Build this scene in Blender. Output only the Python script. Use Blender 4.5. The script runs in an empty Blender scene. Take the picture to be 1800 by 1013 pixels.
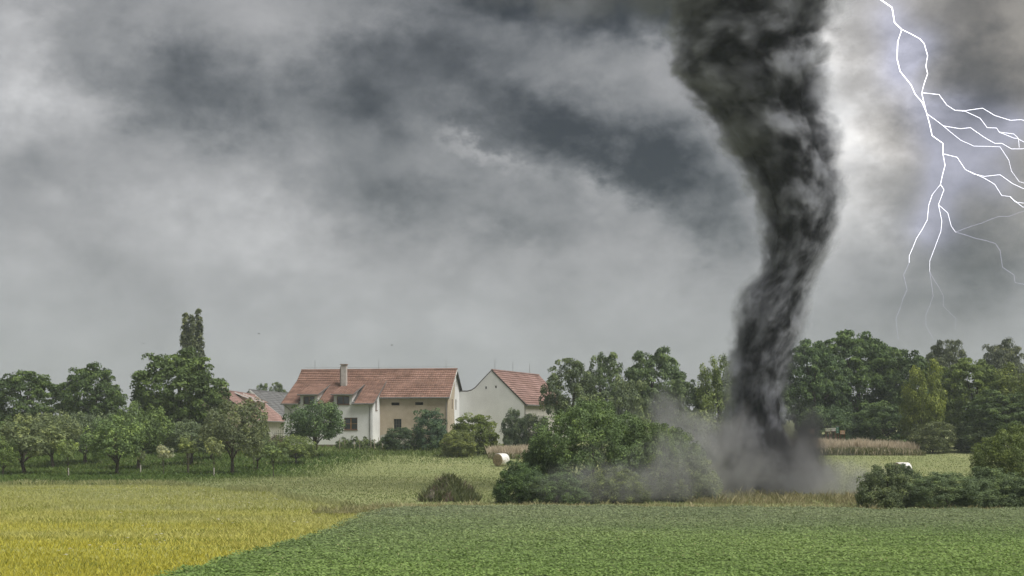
import bpy, bmesh, math, random
import numpy as np
from mathutils import Vector, Matrix, noise as mnoise
from mathutils.geometry import delaunay_2d_cdt

# ------------------------------------------------------------------ camera
CAM_Z, F, CX, HY = 4.05, 2500.0, 900.0, 755.0      # photo pixels (1800 x 1013): focal length, centre column, horizon row
sc = bpy.context.scene
col = sc.collection
R = math.radians
cam_d = bpy.data.cameras.new('camera')
cam = bpy.data.objects.new('camera', cam_d); col.objects.link(cam)
cam_d.sensor_width = 36.0; cam_d.lens = 50.0
cam_d.shift_y = (HY - 506.5) / 1800.0
cam_d.clip_end = 5000.0; cam_d.clip_start = 0.1
cam.location = (0, 0, CAM_Z); cam.rotation_euler = (R(90), 0, 0)
sc.camera = cam

# ------------------------------------------------------------------ exposure, render settings
EXPOSURE = 1.55
vs = sc.view_settings
vs.view_transform = 'Standard'; vs.look = 'None'; vs.gamma = 1.0; vs.exposure = EXPOSURE; vs.use_curve_mapping = False
sc.render.engine = 'CYCLES'
cy = sc.cycles
cy.max_bounces = 5; cy.diffuse_bounces = 3; cy.glossy_bounces = 2; cy.transmission_bounces = 2
cy.volume_bounces = 1; cy.transparent_max_bounces = 8
cy.volume_max_steps = 512
cy.use_denoising = True
cy.sample_clamp_indirect = 4.0

# ------------------------------------------------------------------ sun
SUN_AZ, SUN_EL = R(124), R(57)                      # azimuth from +Y (view direction) towards +X
sdir = Vector((math.sin(SUN_AZ) * math.cos(SUN_EL), math.cos(SUN_AZ) * math.cos(SUN_EL), math.sin(SUN_EL)))
sun_d = bpy.data.lights.new('sun', 'SUN'); sun_d.energy = 1.5; sun_d.angle = R(34); sun_d.color = (1.0, 0.975, 0.94)
sun = bpy.data.objects.new('sun', sun_d); col.objects.link(sun)
sun.rotation_euler = sdir.to_track_quat('Z', 'Y').to_euler(); sun.location = sdir * 300

# ------------------------------------------------------------------ node helper
class NG:
    def __init__(s, tree): s.t = tree; s.n = tree.nodes; s.l = tree.links
    def new(s, typ, **kw):
        n = s.n.new(typ)
        for k, v in kw.items(): setattr(n, k, v)
        return n
    def put(s, sock, v):
        if v is None: return
        if hasattr(v, 'is_output') or isinstance(v, bpy.types.NodeSocket): s.l.new(v, sock)
        else: sock.default_value = v
    def m(s, op, a, b=None, c=None, clamp=False):
        n = s.new('ShaderNodeMath', operation=op); n.use_clamp = clamp
        s.put(n.inputs[0], a); s.put(n.inputs[1], b); s.put(n.inputs[2], c)
        return n.outputs[0]
    def vm(s, op, a, b=None, sc_=None):
        n = s.new('ShaderNodeVectorMath', operation=op)
        s.put(n.inputs[0], a); s.put(n.inputs[1], b)
        if sc_ is not None: s.put(n.inputs['Scale'], sc_)
        return n.outputs['Value'] if op in ('LENGTH', 'DOT_PRODUCT', 'DISTANCE') else n.outputs[0]
    def comb(s, x, y, z):
        n = s.new('ShaderNodeCombineXYZ'); s.put(n.inputs[0], x); s.put(n.inputs[1], y); s.put(n.inputs[2], z); return n.outputs[0]
    def sep(s, v):
        n = s.new('ShaderNodeSeparateXYZ'); s.put(n.inputs[0], v); return n.outputs
    def noise(s, vec, scale, detail=4.0, rough=0.5, dist=0.0, color=False):
        n = s.new('ShaderNodeTexNoise'); s.put(n.inputs['Vector'], vec)
        n.inputs['Scale'].default_value = scale; n.inputs['Detail'].default_value = detail
        n.inputs['Roughness'].default_value = rough; n.inputs['Distortion'].default_value = dist
        return n.outputs['Color' if color else 'Fac']
    def ramp(s, fac, lo, hi, a=0.0, b=1.0, smooth=True):
        n = s.new('ShaderNodeMapRange', interpolation_type='SMOOTHSTEP' if smooth else 'LINEAR')
        n.clamp = True
        for i, v in enumerate((fac, lo, hi, a, b)): s.put(n.inputs[i], v)
        return n.outputs[0]
    def mix(s, fac, a, b):
        n = s.new('ShaderNodeMix', data_type='RGBA'); s.put(n.inputs[0], fac)
        s.put(n.inputs[6], a if not isinstance(a, tuple) else (*a[:3], 1)); s.put(n.inputs[7], b if not isinstance(b, tuple) else (*b[:3], 1))
        return n.outputs[2]
    def mulc(s, a, b):
        n = s.new('ShaderNodeMix', data_type='RGBA', blend_type='MULTIPLY'); n.inputs[0].default_value = 1
        s.put(n.inputs[6], a if not isinstance(a, tuple) else (*a[:3], 1)); s.put(n.inputs[7], b if not isinstance(b, tuple) else (*b[:3], 1))
        return n.outputs[2]

# ------------------------------------------------------------------ sky
world = bpy.data.worlds.new('World'); sc.world = world; world.use_nodes = True
def build_sky():
    g = NG(world.node_tree); g.n.clear()
    out = g.new('ShaderNodeOutputWorld'); bg = g.new('ShaderNodeBackground')
    g.l.new(bg.outputs[0], out.inputs[0])
    d = g.new('ShaderNodeTexCoord').outputs['Generated']
    sx, sy, sz = g.sep(d)
    # domain-warped angles (radians): azimuth from +Y towards +X, elevation
    w1 = g.noise(g.vm('MULTIPLY', d, (1, 1, 1.7)), 7.0, 5, 0.55, 0.0, True)
    w2 = g.noise(g.vm('MULTIPLY', d, (1, 1, 1.5)), 24.0, 9, 0.66, 0.0, True)
    a1x, a1y, a1z = g.sep(g.vm('SUBTRACT', w1, (.5, .5, .5)))
    a2x, a2y, a2z = g.sep(g.vm('SUBTRACT', w2, (.5, .5, .5)))
    az = g.m('ARCTAN2', sx, sy); el = g.m('ARCSINE', sz)
    az = g.m('ADD', az, g.m('ADD', g.m('MULTIPLY', a1x, 0.08), g.m('MULTIPLY', a2x, 0.075)))
    el = g.m('ADD', el, g.m('ADD', g.m('MULTIPLY', a1y, 0.06), g.m('MULTIPLY', a2y, 0.062)))
    # cloud masses: photo column, row, half-sizes, tilt (deg, clockwise), change in grey level (0-255)
    B = [(30, 70, 55, 110, 10, 34), (270, 120, 130, 70, 10, -18), (420, 190, 210, 75, 8, -44), (640, 130, 100, 60, 10, -36),
         (590, 200, 90, 70, 20, -22), (120, 165, 90, 36, 0, 22), (960, 215, 195, 105, 18, -62), (1150, 300, 180, 70, 32, -58),
         (1290, 420, 60, 85, 0, -26), (750, 365, 130, 55, 10, -38), (905, 405, 90, 36, 25, -14), (1040, 355, 95, 32, 25, 22),
         (850, 282, 75, 14, 28, 30), (890, 10, 80, 40, 0, -44), (1090, 15, 150, 40, 0, -66), (1000, -60, 260, 60, 0, -50), (980, 90, 70, 30, 10, -16), (740, 90, 120, 46, 10, -22),
         (210, 430, 190, 70, 0, 10), (470, 385, 130, 55, 10, 18), (90, 290, 110, 40, 10, -10), (800, 560, 160, 60, 0, 8),
         (1488, 190, 42, 190, 0, 38), (1535, 245, 62, 55, 0, 26), (1465, 60, 60, 80, 0, 40), (1530, 390, 45, 55, 0, 26),
         (1705, 80, 95, 130, 10, -44), (1790, 30, 60, 60, 0, 26), (1700, 440, 100, 85, 0, -42), (1770, 330, 70, 60, 0, -14), (1600, 560, 160, 60, 0, -14),
         (1560, 120, 60, 120, 10, 20), (1120, 500, 160, 60, 10, 6), (330, 40, 160, 34, 0, 2), (500, 560, 300, 60, 0, 6)]
    tot = None
    for (px, py, hx, hy, tilt, lv) in B:
        u, v = (px - CX) / F, (HY - py) / F
        a0 = math.atan(u); e0 = math.atan(v / math.hypot(1, u))
        t = math.radians(tilt); c, s_ = math.cos(t), math.sin(t)
        ix, iy = F / hx, F / hy
        da = g.m('SUBTRACT', az, a0); de = g.m('SUBTRACT', el, e0)
        p = g.m('ADD', g.m('MULTIPLY', da, c * ix), g.m('MULTIPLY', de, -s_ * ix))
        q = g.m('ADD', g.m('MULTIPLY', da, s_ * iy), g.m('MULTIPLY', de, c * iy))
        e = g.m('EXPONENT', g.m('MULTIPLY', g.m('ADD', g.m('MULTIPLY', p, p), g.m('MULTIPLY', q, q)), -0.9))
        term = g.m('MULTIPLY', e, 1.12 * lv / 255.0)
        tot = term if tot is None else g.m('ADD', tot, term)
    # cloud texture everywhere, all round the sky
    n3 = g.noise(g.vm('MULTIPLY', d, (1, 1, 1.3)), 13.0, 7, 0.6, 0.2)
    tot = g.m('MULTIPLY', tot, g.ramp(n3, 0.30, 0.68, 0.55, 1.45))
    n1 = g.noise(g.vm('MULTIPLY', d, (1, 1, 1.5)), 8.0, 7, 0.52, 0.3)
    n2 = g.noise(g.vm('MULTIPLY', d, (1, 1, 1.25)), 20.0, 9, 0.66, 0.15)
    amp = g.ramp(sz, 0.03, 0.16, 0.45, 1.0)
    tex = g.m('MULTIPLY', amp, g.m('ADD', g.m('MULTIPLY', g.m('SUBTRACT', n1, 0.5), 0.28), g.m('MULTIPLY', g.m('SUBTRACT', n2, 0.5), 0.25)))
    base = g.ramp(sz, 0.0, 0.30, 160 / 255, 148 / 255, False)
    val = g.m('ADD', g.m('ADD', base, tex), tot)
    val = g.m('MAXIMUM', val, 0.2)
    lin = g.m('MULTIPLY', g.m('POWER', val, 2.2), 2.0 ** -EXPOSURE)
    # slightly blue-green low down and in the dark masses, a little warm high on the right
    tint = g.mix(g.ramp(val, 0.35, 0.65), (0.975, 1.0, 1.02), (1.005, 1.0, 1.0))
    warm = g.m('MULTIPLY', g.ramp(az, 0.20, 0.32), g.ramp(el, 0.08, 0.20))
    tint = g.mix(g.m('MULTIPLY', warm, 0.9), tint, (1.10, 1.0, 0.87))
    tint = g.mix(g.ramp(sz, 0.02, 0.14, 1, 0), tint, (0.975, 1.0, 1.03))
    # cloud lit violet round the lightning channel
    L = [(1565, 30), (1585, 85), (1580, 130), (1618, 185), (1640, 240), (1655, 300), (1650, 350), (1630, 80), (1680, 185), (1740, 200), (1790, 220), (1690, 225), (1740, 250), (1690, 300), (1750, 320), (1625, 400), (1660, 410)]
    az0 = g.m('ARCTAN2', sx, sy); el0 = g.m('ARCSINE', sz); gl = None
    for (px, py) in L:
        u, v = (px - CX) / F, (HY - py) / F
        da = g.m('SUBTRACT', az0, math.atan(u)); de = g.m('SUBTRACT', el0, math.atan(v / math.hypot(1, u)))
        e = g.m('EXPONENT', g.m('MULTIPLY', g.m('ADD', g.m('MULTIPLY', da, da), g.m('MULTIPLY', de, de)), -(F / 36.0) ** 2))
        gl = e if gl is None else g.m('ADD', gl, e)
    gl = g.m('MINIMUM', gl, 1.3)
    tint = g.mix(g.m('MULTIPLY', gl, 0.75), tint, (0.97, 0.97, 1.16))
    lin = g.m('MULTIPLY', lin, g.m('ADD', 1.0, g.m('MULTIPLY', gl, 0.38)))
    cloud = g.mulc(tint, g.comb(lin, lin, lin))
    sky = g.new('ShaderNodeTexSky', sky_type='NISHITA'); sky.sun_disc = False
    sky.sun_elevation = SUN_EL; sky.sun_rotation = SUN_AZ
    clear = g.mulc(sky.outputs[0], (0.06, 0.06, 0.06))
    g.l.new(g.mix(0.05, cloud, clear), bg.inputs[0]); bg.inputs[1].default_value = 1.0
    world.cycles.sampling_method = 'MANUAL'; world.cycles.sample_map_resolution = 512
build_sky()

# ------------------------------------------------------------------ terrain
def sstep(a, b, x):
    t = np.clip((np.asarray(x, float) - a) / (b - a), 0, 1); return t * t * (3 - 2 * t)
def terrain(x, y):
    x = np.asarray(x, float); y = np.asarray(y, float)
    z = 2.0 * sstep(122, 176, y) + 0.012 * np.maximum(y - 176, 0)
    return z + 0.12 * np.sin(x * .05 + 1) * np.sin(y * .043) * sstep(100, 150, y)
def tz(x, y): return float(terrain(x, y))
def at(px, d): return (px - CX) / F * d                      # world X of a photo column at depth d
def zpx(py, d): return CAM_Z + (HY - py) / F * d             # world Z of a photo row at depth d

# ------------------------------------------------------------------ mesh helpers
def tag(o, label=None, cat=None, group=None, kind=None):
    if label: o['label'] = label
    if cat: o['category'] = cat
    if group: o['group'] = group
    if kind: o['kind'] = kind
    return o
def link(name, me, parent=None):
    o = bpy.data.objects.new(name, me); col.objects.link(o)
    if parent is not None: o.parent = parent
    return o
def empty(name, loc, rz=0.0):
    o = bpy.data.objects.new(name, None); col.objects.link(o); o.location = loc; o.rotation_euler = (0, 0, rz)
    o.empty_display_size = .5; return o
def np_mesh(name, V, Fc, mat, tint=None, colr=None, smooth=False):
    """V (N,3); Fc (M,k) with one k; tint (M,) or colr (M,3) per face"""
    V = np.asarray(V, np.float32); Fc = np.asarray(Fc, np.int32)
    me = bpy.data.meshes.new(name); M, k = Fc.shape
    me.vertices.add(len(V)); me.vertices.foreach_set('co', V.ravel())
    me.loops.add(M * k); me.loops.foreach_set('vertex_index', Fc.ravel())
    me.polygons.add(M); me.polygons.foreach_set('loop_start', np.arange(0, M * k, k, dtype=np.int32))
    if smooth: me.polygons.foreach_set('use_smooth', np.ones(M, bool))
    if tint is not None:
        a = me.attributes.new('tint', 'FLOAT', 'FACE'); a.data.foreach_set('value', np.asarray(tint, np.float32))
    if colr is not None:
        a = me.attributes.new('col', 'FLOAT_COLOR', 'FACE')
        c4 = np.ones((M, 4), np.float32); c4[:, :3] = colr; a.data.foreach_set('color', c4.ravel())
    me.update(calc_edges=True)
    if mat is not None: me.materials.append(mat)
    return me
class MB:
    def __init__(s): s.v = []; s.f = []; s.t = []
    def poly(s, pts, tint=.5):
        n = len(s.v); s.v += [tuple(p) for p in pts]; s.f.append(tuple(range(n, n + len(pts)))); s.t.append(tint); return s
    def box(s, x0, x1, y0, y1, z0, z1, tint=.5):
        n = len(s.v)
        s.v += [(x0, y0, z0), (x1, y0, z0), (x1, y1, z0), (x0, y1, z0), (x0, y0, z1), (x1, y0, z1), (x1, y1, z1), (x0, y1, z1)]
        for f in ((0, 3, 2, 1), (4, 5, 6, 7), (0, 1, 5, 4), (1, 2, 6, 5), (2, 3, 7, 6), (3, 0, 4, 7)):
            s.f.append(tuple(n + i for i in f)); s.t.append(tint)
        return s
    def tube(s, pts, rad, k=6, cap=True, tint=.5):
        pts = [Vector(p) for p in pts]
        if not hasattr(rad, '__len__'): rad = [rad] * len(pts)
        base = len(s.v); up = Vector((.31, .17, .93))
        for i, p in enumerate(pts):
            d = (pts[min(i + 1, len(pts) - 1)] - pts[max(i - 1, 0)]).normalized()
            a = d.cross(up if abs(d.dot(up)) < .95 else Vector((1, 0, 0))).normalized(); b = d.cross(a)
            for j in range(k):
                t = 2 * math.pi * j / k; s.v.append(tuple(p + (a * math.cos(t) + b * math.sin(t)) * rad[i]))
        for i in range(len(pts) - 1):
            for j in range(k):
                s.f.append((base + i * k + j, base + i * k + (j + 1) % k, base + (i + 1) * k + (j + 1) % k, base + (i + 1) * k + j)); s.t.append(tint)
        if cap:
            s.f.append(tuple(base + j for j in range(k))); s.t.append(tint)
            s.f.append(tuple(base + (len(pts) - 1) * k + j for j in reversed(range(k)))); s.t.append(tint)
        return s
    def slab(s, pts, nrm, th):
        """a polygon thickened along nrm"""
        nrm = Vector(nrm).normalized() * th
        a = [Vector(p) for p in pts]; b = [p - nrm for p in a]
        s.poly(a); s.poly(list(reversed(b)))
        for i in range(len(a)):
            j = (i + 1) % len(a); s.poly([a[i], b[i], b[j], a[j]])
        return s
    def mesh(s, name, mat, smooth=False, fix=True):
        me = bpy.data.meshes.new(name); me.from_pydata(s.v, [], s.f)
        a = me.attributes.new('tint', 'FLOAT', 'FACE'); a.data.foreach_set('value', np.asarray(s.t, np.float32))
        if fix:
            bm = bmesh.new(); bm.from_mesh(me); bmesh.ops.recalc_face_normals(bm, faces=bm.faces); bm.to_mesh(me); bm.free()
        if smooth: me.polygons.foreach_set('use_smooth', np.ones(len(me.polygons), bool))
        me.materials.append(mat); me.update(); return me
    def build(s, name, mat, parent=None, smooth=False, kind=None):
        o = link(name, s.mesh(name, mat, smooth), parent)
        if kind: o['kind'] = kind
        return o

# ------------------------------------------------------------------ materials
MATS = {}
def mat_new(name):
    m = bpy.data.materials.new(name); m.use_nodes = True; g = NG(m.node_tree); g.n.clear()
    out = g.new('ShaderNodeOutputMaterial'); MATS[name] = m; return m, g, out
def plain(name, c, rough=.7, var=.25, scale=3.0, tint=0.0, metal=0.0, c2=None, detail=5, bump=0.0, spec=.3, stretch=None):
    m, g, out = mat_new(name)
    p = g.new('ShaderNodeBsdfPrincipled'); g.l.new(p.outputs[0], out.inputs[0])
    co = g.new('ShaderNodeTexCoord').outputs['Object']
    if stretch: co = g.vm('MULTIPLY', co, stretch)
    n = g.noise(co, scale, detail, .6)
    a = tuple(x * (1 - var) for x in c); b = c2 if c2 else tuple(min(1, x * (1 + var)) for x in c)
    cc = g.mix(g.ramp(n, .3, .7), a, b)
    if tint:
        at_ = g.new('ShaderNodeAttribute', attribute_name='tint').outputs['Fac']
        f = g.ramp(at_, 0, 1, 1 - tint, 1 + tint, False); cc = g.mulc(cc, g.comb(f, f, f))
    g.l.new(cc, p.inputs['Base Color']); p.inputs['Roughness'].default_value = rough; p.inputs['Metallic'].default_value = metal
    p.inputs['Specular IOR Level'].default_value = spec
    if bump:
        bn = g.new('ShaderNodeBump'); bn.inputs['Strength'].default_value = bump; bn.inputs['Distance'].default_value = .05
        g.l.new(g.noise(co, scale * 6, 4, .6), bn.inputs['Height']); g.l.new(bn.outputs[0], p.inputs['Normal'])
    return m
def leaf_mat(name, use_obj=True, attr='tint', transl=.28, lo=.42, hi=1.75):
    m, g, out = mat_new(name)
    if use_obj:
        base = g.new('ShaderNodeObjectInfo').outputs['Color']
        t = g.new('ShaderNodeAttribute', attribute_name='tint').outputs['Fac']
        f = g.ramp(t, 0, 1, lo, hi, False)
        yl = g.mix(g.ramp(t, .45, 1.0), (1, 1, 1), (1.22, 1.10, .78))
        cc = g.mulc(g.mulc(base, g.comb(f, f, f)), yl)
    else:
        cc = g.new('ShaderNodeAttribute', attribute_name='col').outputs['Color']
    d = g.new('ShaderNodeBsdfPrincipled'); g.l.new(cc, d.inputs['Base Color']); d.inputs['Roughness'].default_value = .62; d.inputs['Specular IOR Level'].default_value = .25
    t = g.new('ShaderNodeBsdfTranslucent'); g.l.new(cc, t.inputs[0])
    mx = g.new('ShaderNodeMixShader'); mx.inputs[0].default_value = transl
    g.l.new(d.outputs[0], mx.inputs[1]); g.l.new(t.outputs[0], mx.inputs[2]); g.l.new(mx.outputs[0], out.inputs[0])
    return m
LEAF = leaf_mat('leaf'); BLADE = leaf_mat('grass_blade', use_obj=False)
BARK = plain('bark', (.075, .062, .05), .9, .4, 6, bump=.4)
# ------------------------------------------------------------------ the ground
def ground_mat(name, cs, scale=.35, fine=9.0, streak=(1, 1, 1)):
    m, g, out = mat_new(name)
    p = g.new('ShaderNodeBsdfPrincipled'); g.l.new(p.outputs[0], out.inputs[0])
    co = g.vm('MULTIPLY', g.new('ShaderNodeTexCoord').outputs['Object'], streak)
    a = g.noise(co, scale, 6, .62, .4); b = g.noise(co, fine, 4, .7)
    cc = g.mix(g.ramp(a, .34, .66), cs[0], cs[1])
    cc = g.mix(g.m('MULTIPLY', g.ramp(b, .45, .75), .7), cc, cs[2])
    g.l.new(cc, p.inputs['Base Color']); p.inputs['Roughness'].default_value = .95; p.inputs['Specular IOR Level'].default_value = .1
    bn = g.new('ShaderNodeBump'); bn.inputs['Strength'].default_value = .6; bn.inputs['Distance'].default_value = .12
    g.l.new(b, bn.inputs['Height']); g.l.new(bn.outputs[0], p.inputs['Normal'])
    return m
def grid_sheet(name, xs, ys, lift, mat):
    X, Y = np.meshgrid(xs, ys); Z = terrain(X, Y) + lift
    V = np.stack([X.ravel(), Y.ravel(), Z.ravel()], 1); nx = len(xs)
    i, j = np.meshgrid(np.arange(nx - 1), np.arange(len(ys) - 1)); a = (j * nx + i).ravel()
    return np_mesh(name, V, np.stack([a, a + 1, a + nx + 1, a + nx], 1), mat, smooth=True)
M_GROUND = ground_mat('mown_grass_ground', ((.20, .23, .095), (.26, .275, .125), (.29, .285, .16)), .10, 3.0, (1, .35, 1))
xs = np.concatenate([np.linspace(-650, -110, 28), np.linspace(-100, 100, 81), np.linspace(110, 650, 28)])
ys = np.concatenate([np.linspace(-80, 95, 30), np.linspace(98, 260, 82), np.linspace(270, 720, 30)])
tag(link('ground', grid_sheet('ground', xs, ys, 0, M_GROUND)), 'gently rising mown hay meadow stretching back to the farm', kind='structure')
# bean field and flowering meadow lie 4 mm above, both on the level part of the ground
BX = np.array([[-30, -14], [18, -11], [34.7, -9.15], [42, -8.25], [51.6, -7.05], [58.7, -6.7], [63.2, -6.5], [66, -5.8], [67.6, -4.6], [68.5, -2.7]])
def bean_left(y): return np.interp(y, BX[:, 0], BX[:, 1]) + .07 * np.sin(np.asarray(y) * 1.3) + .06 * np.sin(np.asarray(y) * 3.1)
def bean_far(x): return np.interp(x, [-8, -3, 5, 14, 24, 40, 80], [66.8, 68.6, 68.0, 66.8, 66.0, 66.2, 67]) + .12 * np.sin(np.asarray(x) * 1.7)
def meadow_far(x): return np.interp(x, [-90, -40, -30, -25, -20, -15, -11, -8, -5.5], [101, 102, 104, 103, 97, 89, 79, 71.5, 67.5]) + .5 * np.sin(np.asarray(x) * 1.1)
def poly_sheet(name, pts, z, mat):
    me = bpy.data.meshes.new(name); me.from_pydata([(x, y, z) for x, y in pts], [], [tuple(range(len(pts)))])
    bm = bmesh.new(); bm.from_mesh(me); bmesh.ops.triangulate(bm, faces=bm.faces)
    bmesh.ops.recalc_face_normals(bm, faces=bm.faces)
    for f in bm.faces:
        if f.normal.z < 0: f.normal_flip()
    bm.to_mesh(me); bm.free(); me.materials.append(mat); return me
M_BEAN = ground_mat('bean_field_soil', ((.09, .125, .05), (.115, .15, .06), (.07, .09, .035)), .5, 8)
M_YEL = ground_mat('flower_meadow_ground', ((.31, .31, .09), (.38, .37, .11), (.25, .26, .08)), .22, 3.0, (.5, 1.6, 1))
yy = np.linspace(-30, 68.4, 90)
pts = [(float(bean_left(y)), float(y)) for y in yy] + [(float(x), float(bean_far(x))) for x in np.linspace(-2.4, 80, 70)] + [(80, -30)]
tag(link('bean_field', poly_sheet('bean_field', pts, .004, M_BEAN)), 'dark soil of the green bean field', kind='structure')
yy = np.linspace(-30, 65.6, 90)
pts = [(float(bean_left(y)) - .05, float(y)) for y in yy] + [(float(x), float(meadow_far(x))) for x in np.linspace(-6.4, -90, 90)] + [(-90, -30)]
tag(link('flower_meadow', poly_sheet('flower_meadow', pts, .004, M_YEL)), 'ground of the yellow flowering meadow', kind='structure')

# ------------------------------------------------------------------ grass, crops (uncountable)
rng = np.random.default_rng(11)
def hnoise(x, y, s, seed=0):
    """cheap smooth value noise on numpy arrays"""
    x = np.asarray(x) * s + seed * 17.3; y = np.asarray(y) * s - seed * 9.1
    xi = np.floor(x).astype(np.int64); yi = np.floor(y).astype(np.int64); fx = x - xi; fy = y - yi
    fx = fx * fx * (3 - 2 * fx); fy = fy * fy * (3 - 2 * fy)
    def h(a, b):
        n = (a * 374761393 + b * 668265263 + seed * 1442695) & 0x7fffffff; n = ((n ^ (n >> 13)) * 1274126177) & 0x7fffffff
        return ((n ^ (n >> 16)) & 0xffff) / 65535.0
    return (h(xi, yi) * (1 - fx) + h(xi + 1, yi) * fx) * (1 - fy) + (h(xi, yi + 1) * (1 - fx) + h(xi + 1, yi + 1) * fx) * fy
def in_view(x, y, m=1.25): return np.abs(x) < (900 / F * y * m + 4)
def scatter(n, y0, y1, power=1.0, x0=None, x1=None):
    y = y0 + (y1 - y0) * rng.random(n) ** power
    if x0 is None: x = (rng.random(n) * 2 - 1) * (900 / F * y * 1.25 + 4)
    else: x = x0 + (x1 - x0) * rng.random(n)
    return x, y
def blades(name, x, y, h, w, lean, colr, label, lift=0.0, parent=None):
    n = len(x); z = terrain(x, y) + lift
    a = rng.random(n) * 2 * np.pi; b = rng.random(n) * 2 * np.pi; L = lean * h * rng.random(n)
    dx, dy = np.cos(a) * w * .5, np.sin(a) * w * .5
    p0 = np.stack([x - dx, y - dy, z - .02], 1); p1 = np.stack([x + dx, y + dy, z - .02], 1)
    m = np.stack([x + np.cos(b) * L * .35, y + np.sin(b) * L * .35, z + h * .6], 1)
    t = np.stack([x + np.cos(b) * L, y + np.sin(b) * L, z + h], 1)
    q = np.stack([dx, dy, dx * 0], 1) * .7
    V = np.concatenate([p0, p1, m + q, t]); i = np.arange(n)
    o = link(name, np_mesh(name, V, np.stack([i, i + n, i + 2 * n, i + 3 * n], 1), BLADE, colr=colr), parent)
    return tag(o, label, kind='stuff') if label else o
def lerp(a, b, t): return np.asarray(a)[None] * (1 - t[:, None]) + np.asarray(b)[None] * t[:, None]

# bean crop: a leaf canopy of small tilted leaflets, in faint rows
def bean_height(x, y):
    rows = .5 + .5 * np.sin((y + .12 * x) * 2 * np.pi / .75)
    return .24 + .10 * hnoise(x, y, .25, 3) + .09 * hnoise(x, y, 1.4, 4) + .08 * hnoise(x, y, 4.5, 5) + .035 * rows
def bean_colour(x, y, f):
    near = sstep(70, 33, y + 10 * (hnoise(x, y, .1, 8) - .5))  # leaves greyer towards the far edge: mist painted into the crop colour
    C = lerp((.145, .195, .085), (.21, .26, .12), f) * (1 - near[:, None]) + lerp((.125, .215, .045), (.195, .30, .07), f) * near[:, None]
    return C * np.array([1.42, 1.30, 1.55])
def bean_crop():
    # closed canopy: a bumpy leaf surface just below the upper leaves
    ysr = np.concatenate([np.arange(18, 34, .6), np.arange(34, 69.4, .16)]); nx = 360; U = np.linspace(0, 1, nx)
    Y = np.repeat(ysr[:, None], nx, 1); xl = bean_left(ysr) + .15; xr = 900 / F * ysr * 1.3 + 8
    X = xl[:, None] * (1 - U[None]) + xr[:, None] * U[None]
    Y = np.minimum(Y, bean_far(X) - .1)
    Z = np.where(U[None] < .003, .02, bean_height(X.ravel(), Y.ravel()).reshape(X.shape) * .93 + .03 * hnoise(X.ravel(), Y.ravel(), 8, 9).reshape(X.shape))
    Z = np.where(Y > bean_far(X) - .15, .01, Z)
    a = (np.arange(len(ysr) - 1)[:, None] * nx + np.arange(nx - 1)[None]).ravel()
    V = np.stack([X.ravel(), Y.ravel(), Z.ravel()], 1); Q = np.stack([a, a + 1, a + nx + 1, a + nx], 1)
    fx_, fy_ = X.ravel()[a], Y.ravel()[a]
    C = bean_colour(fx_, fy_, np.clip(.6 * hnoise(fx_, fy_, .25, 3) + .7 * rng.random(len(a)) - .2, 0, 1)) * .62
    o = link('bean_crop', np_mesh('bean_crop', V, Q, BLADE, colr=C, smooth=True))
    tag(o, 'dense low green bean crop filling the right foreground field', kind='stuff')
    n = 640000
    x, y = scatter(n, 31, 69, 1.1)
    k = (x > bean_left(y) + .1 - .25 * rng.random(n) ** 4) & (y < bean_far(x) - .05); x, y = x[k], y[k]; n = len(x)
    big = hnoise(x, y, .25, 3); H = bean_height(x, y)
    z = H * (1.06 - .22 * rng.random(n) ** 1.5)
    nd = rng.normal(size=(n, 3)) * .36; nd[:, 2] += 1; nd /= np.linalg.norm(nd, axis=1)[:, None]
    r = rng.normal(size=(n, 3)); t = np.cross(nd, r); t /= np.linalg.norm(t, axis=1)[:, None]; b = np.cross(nd, t)
    s = (.022 + .022 * rng.random(n))[:, None]
    c = np.stack([x, y, z], 1)
    V = np.concatenate([c - t * s * 1.25, c - b * s * .85 + t * s * .1, c + t * s * 1.25, c + b * s * .85 + t * s * .1]); i = np.arange(n)
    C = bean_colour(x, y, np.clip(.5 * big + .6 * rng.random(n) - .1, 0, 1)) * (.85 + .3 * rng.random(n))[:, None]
    yel = (rng.random(n) < .015); C[yel] = (.30, .31, .14)
    l = link('bean_leaves', np_mesh('bean_leaves', V, np.stack([i, i + n, i + 2 * n, i + 3 * n], 1), BLADE, colr=C), o); l['kind'] = 'stuff'
bean_crop()

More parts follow.
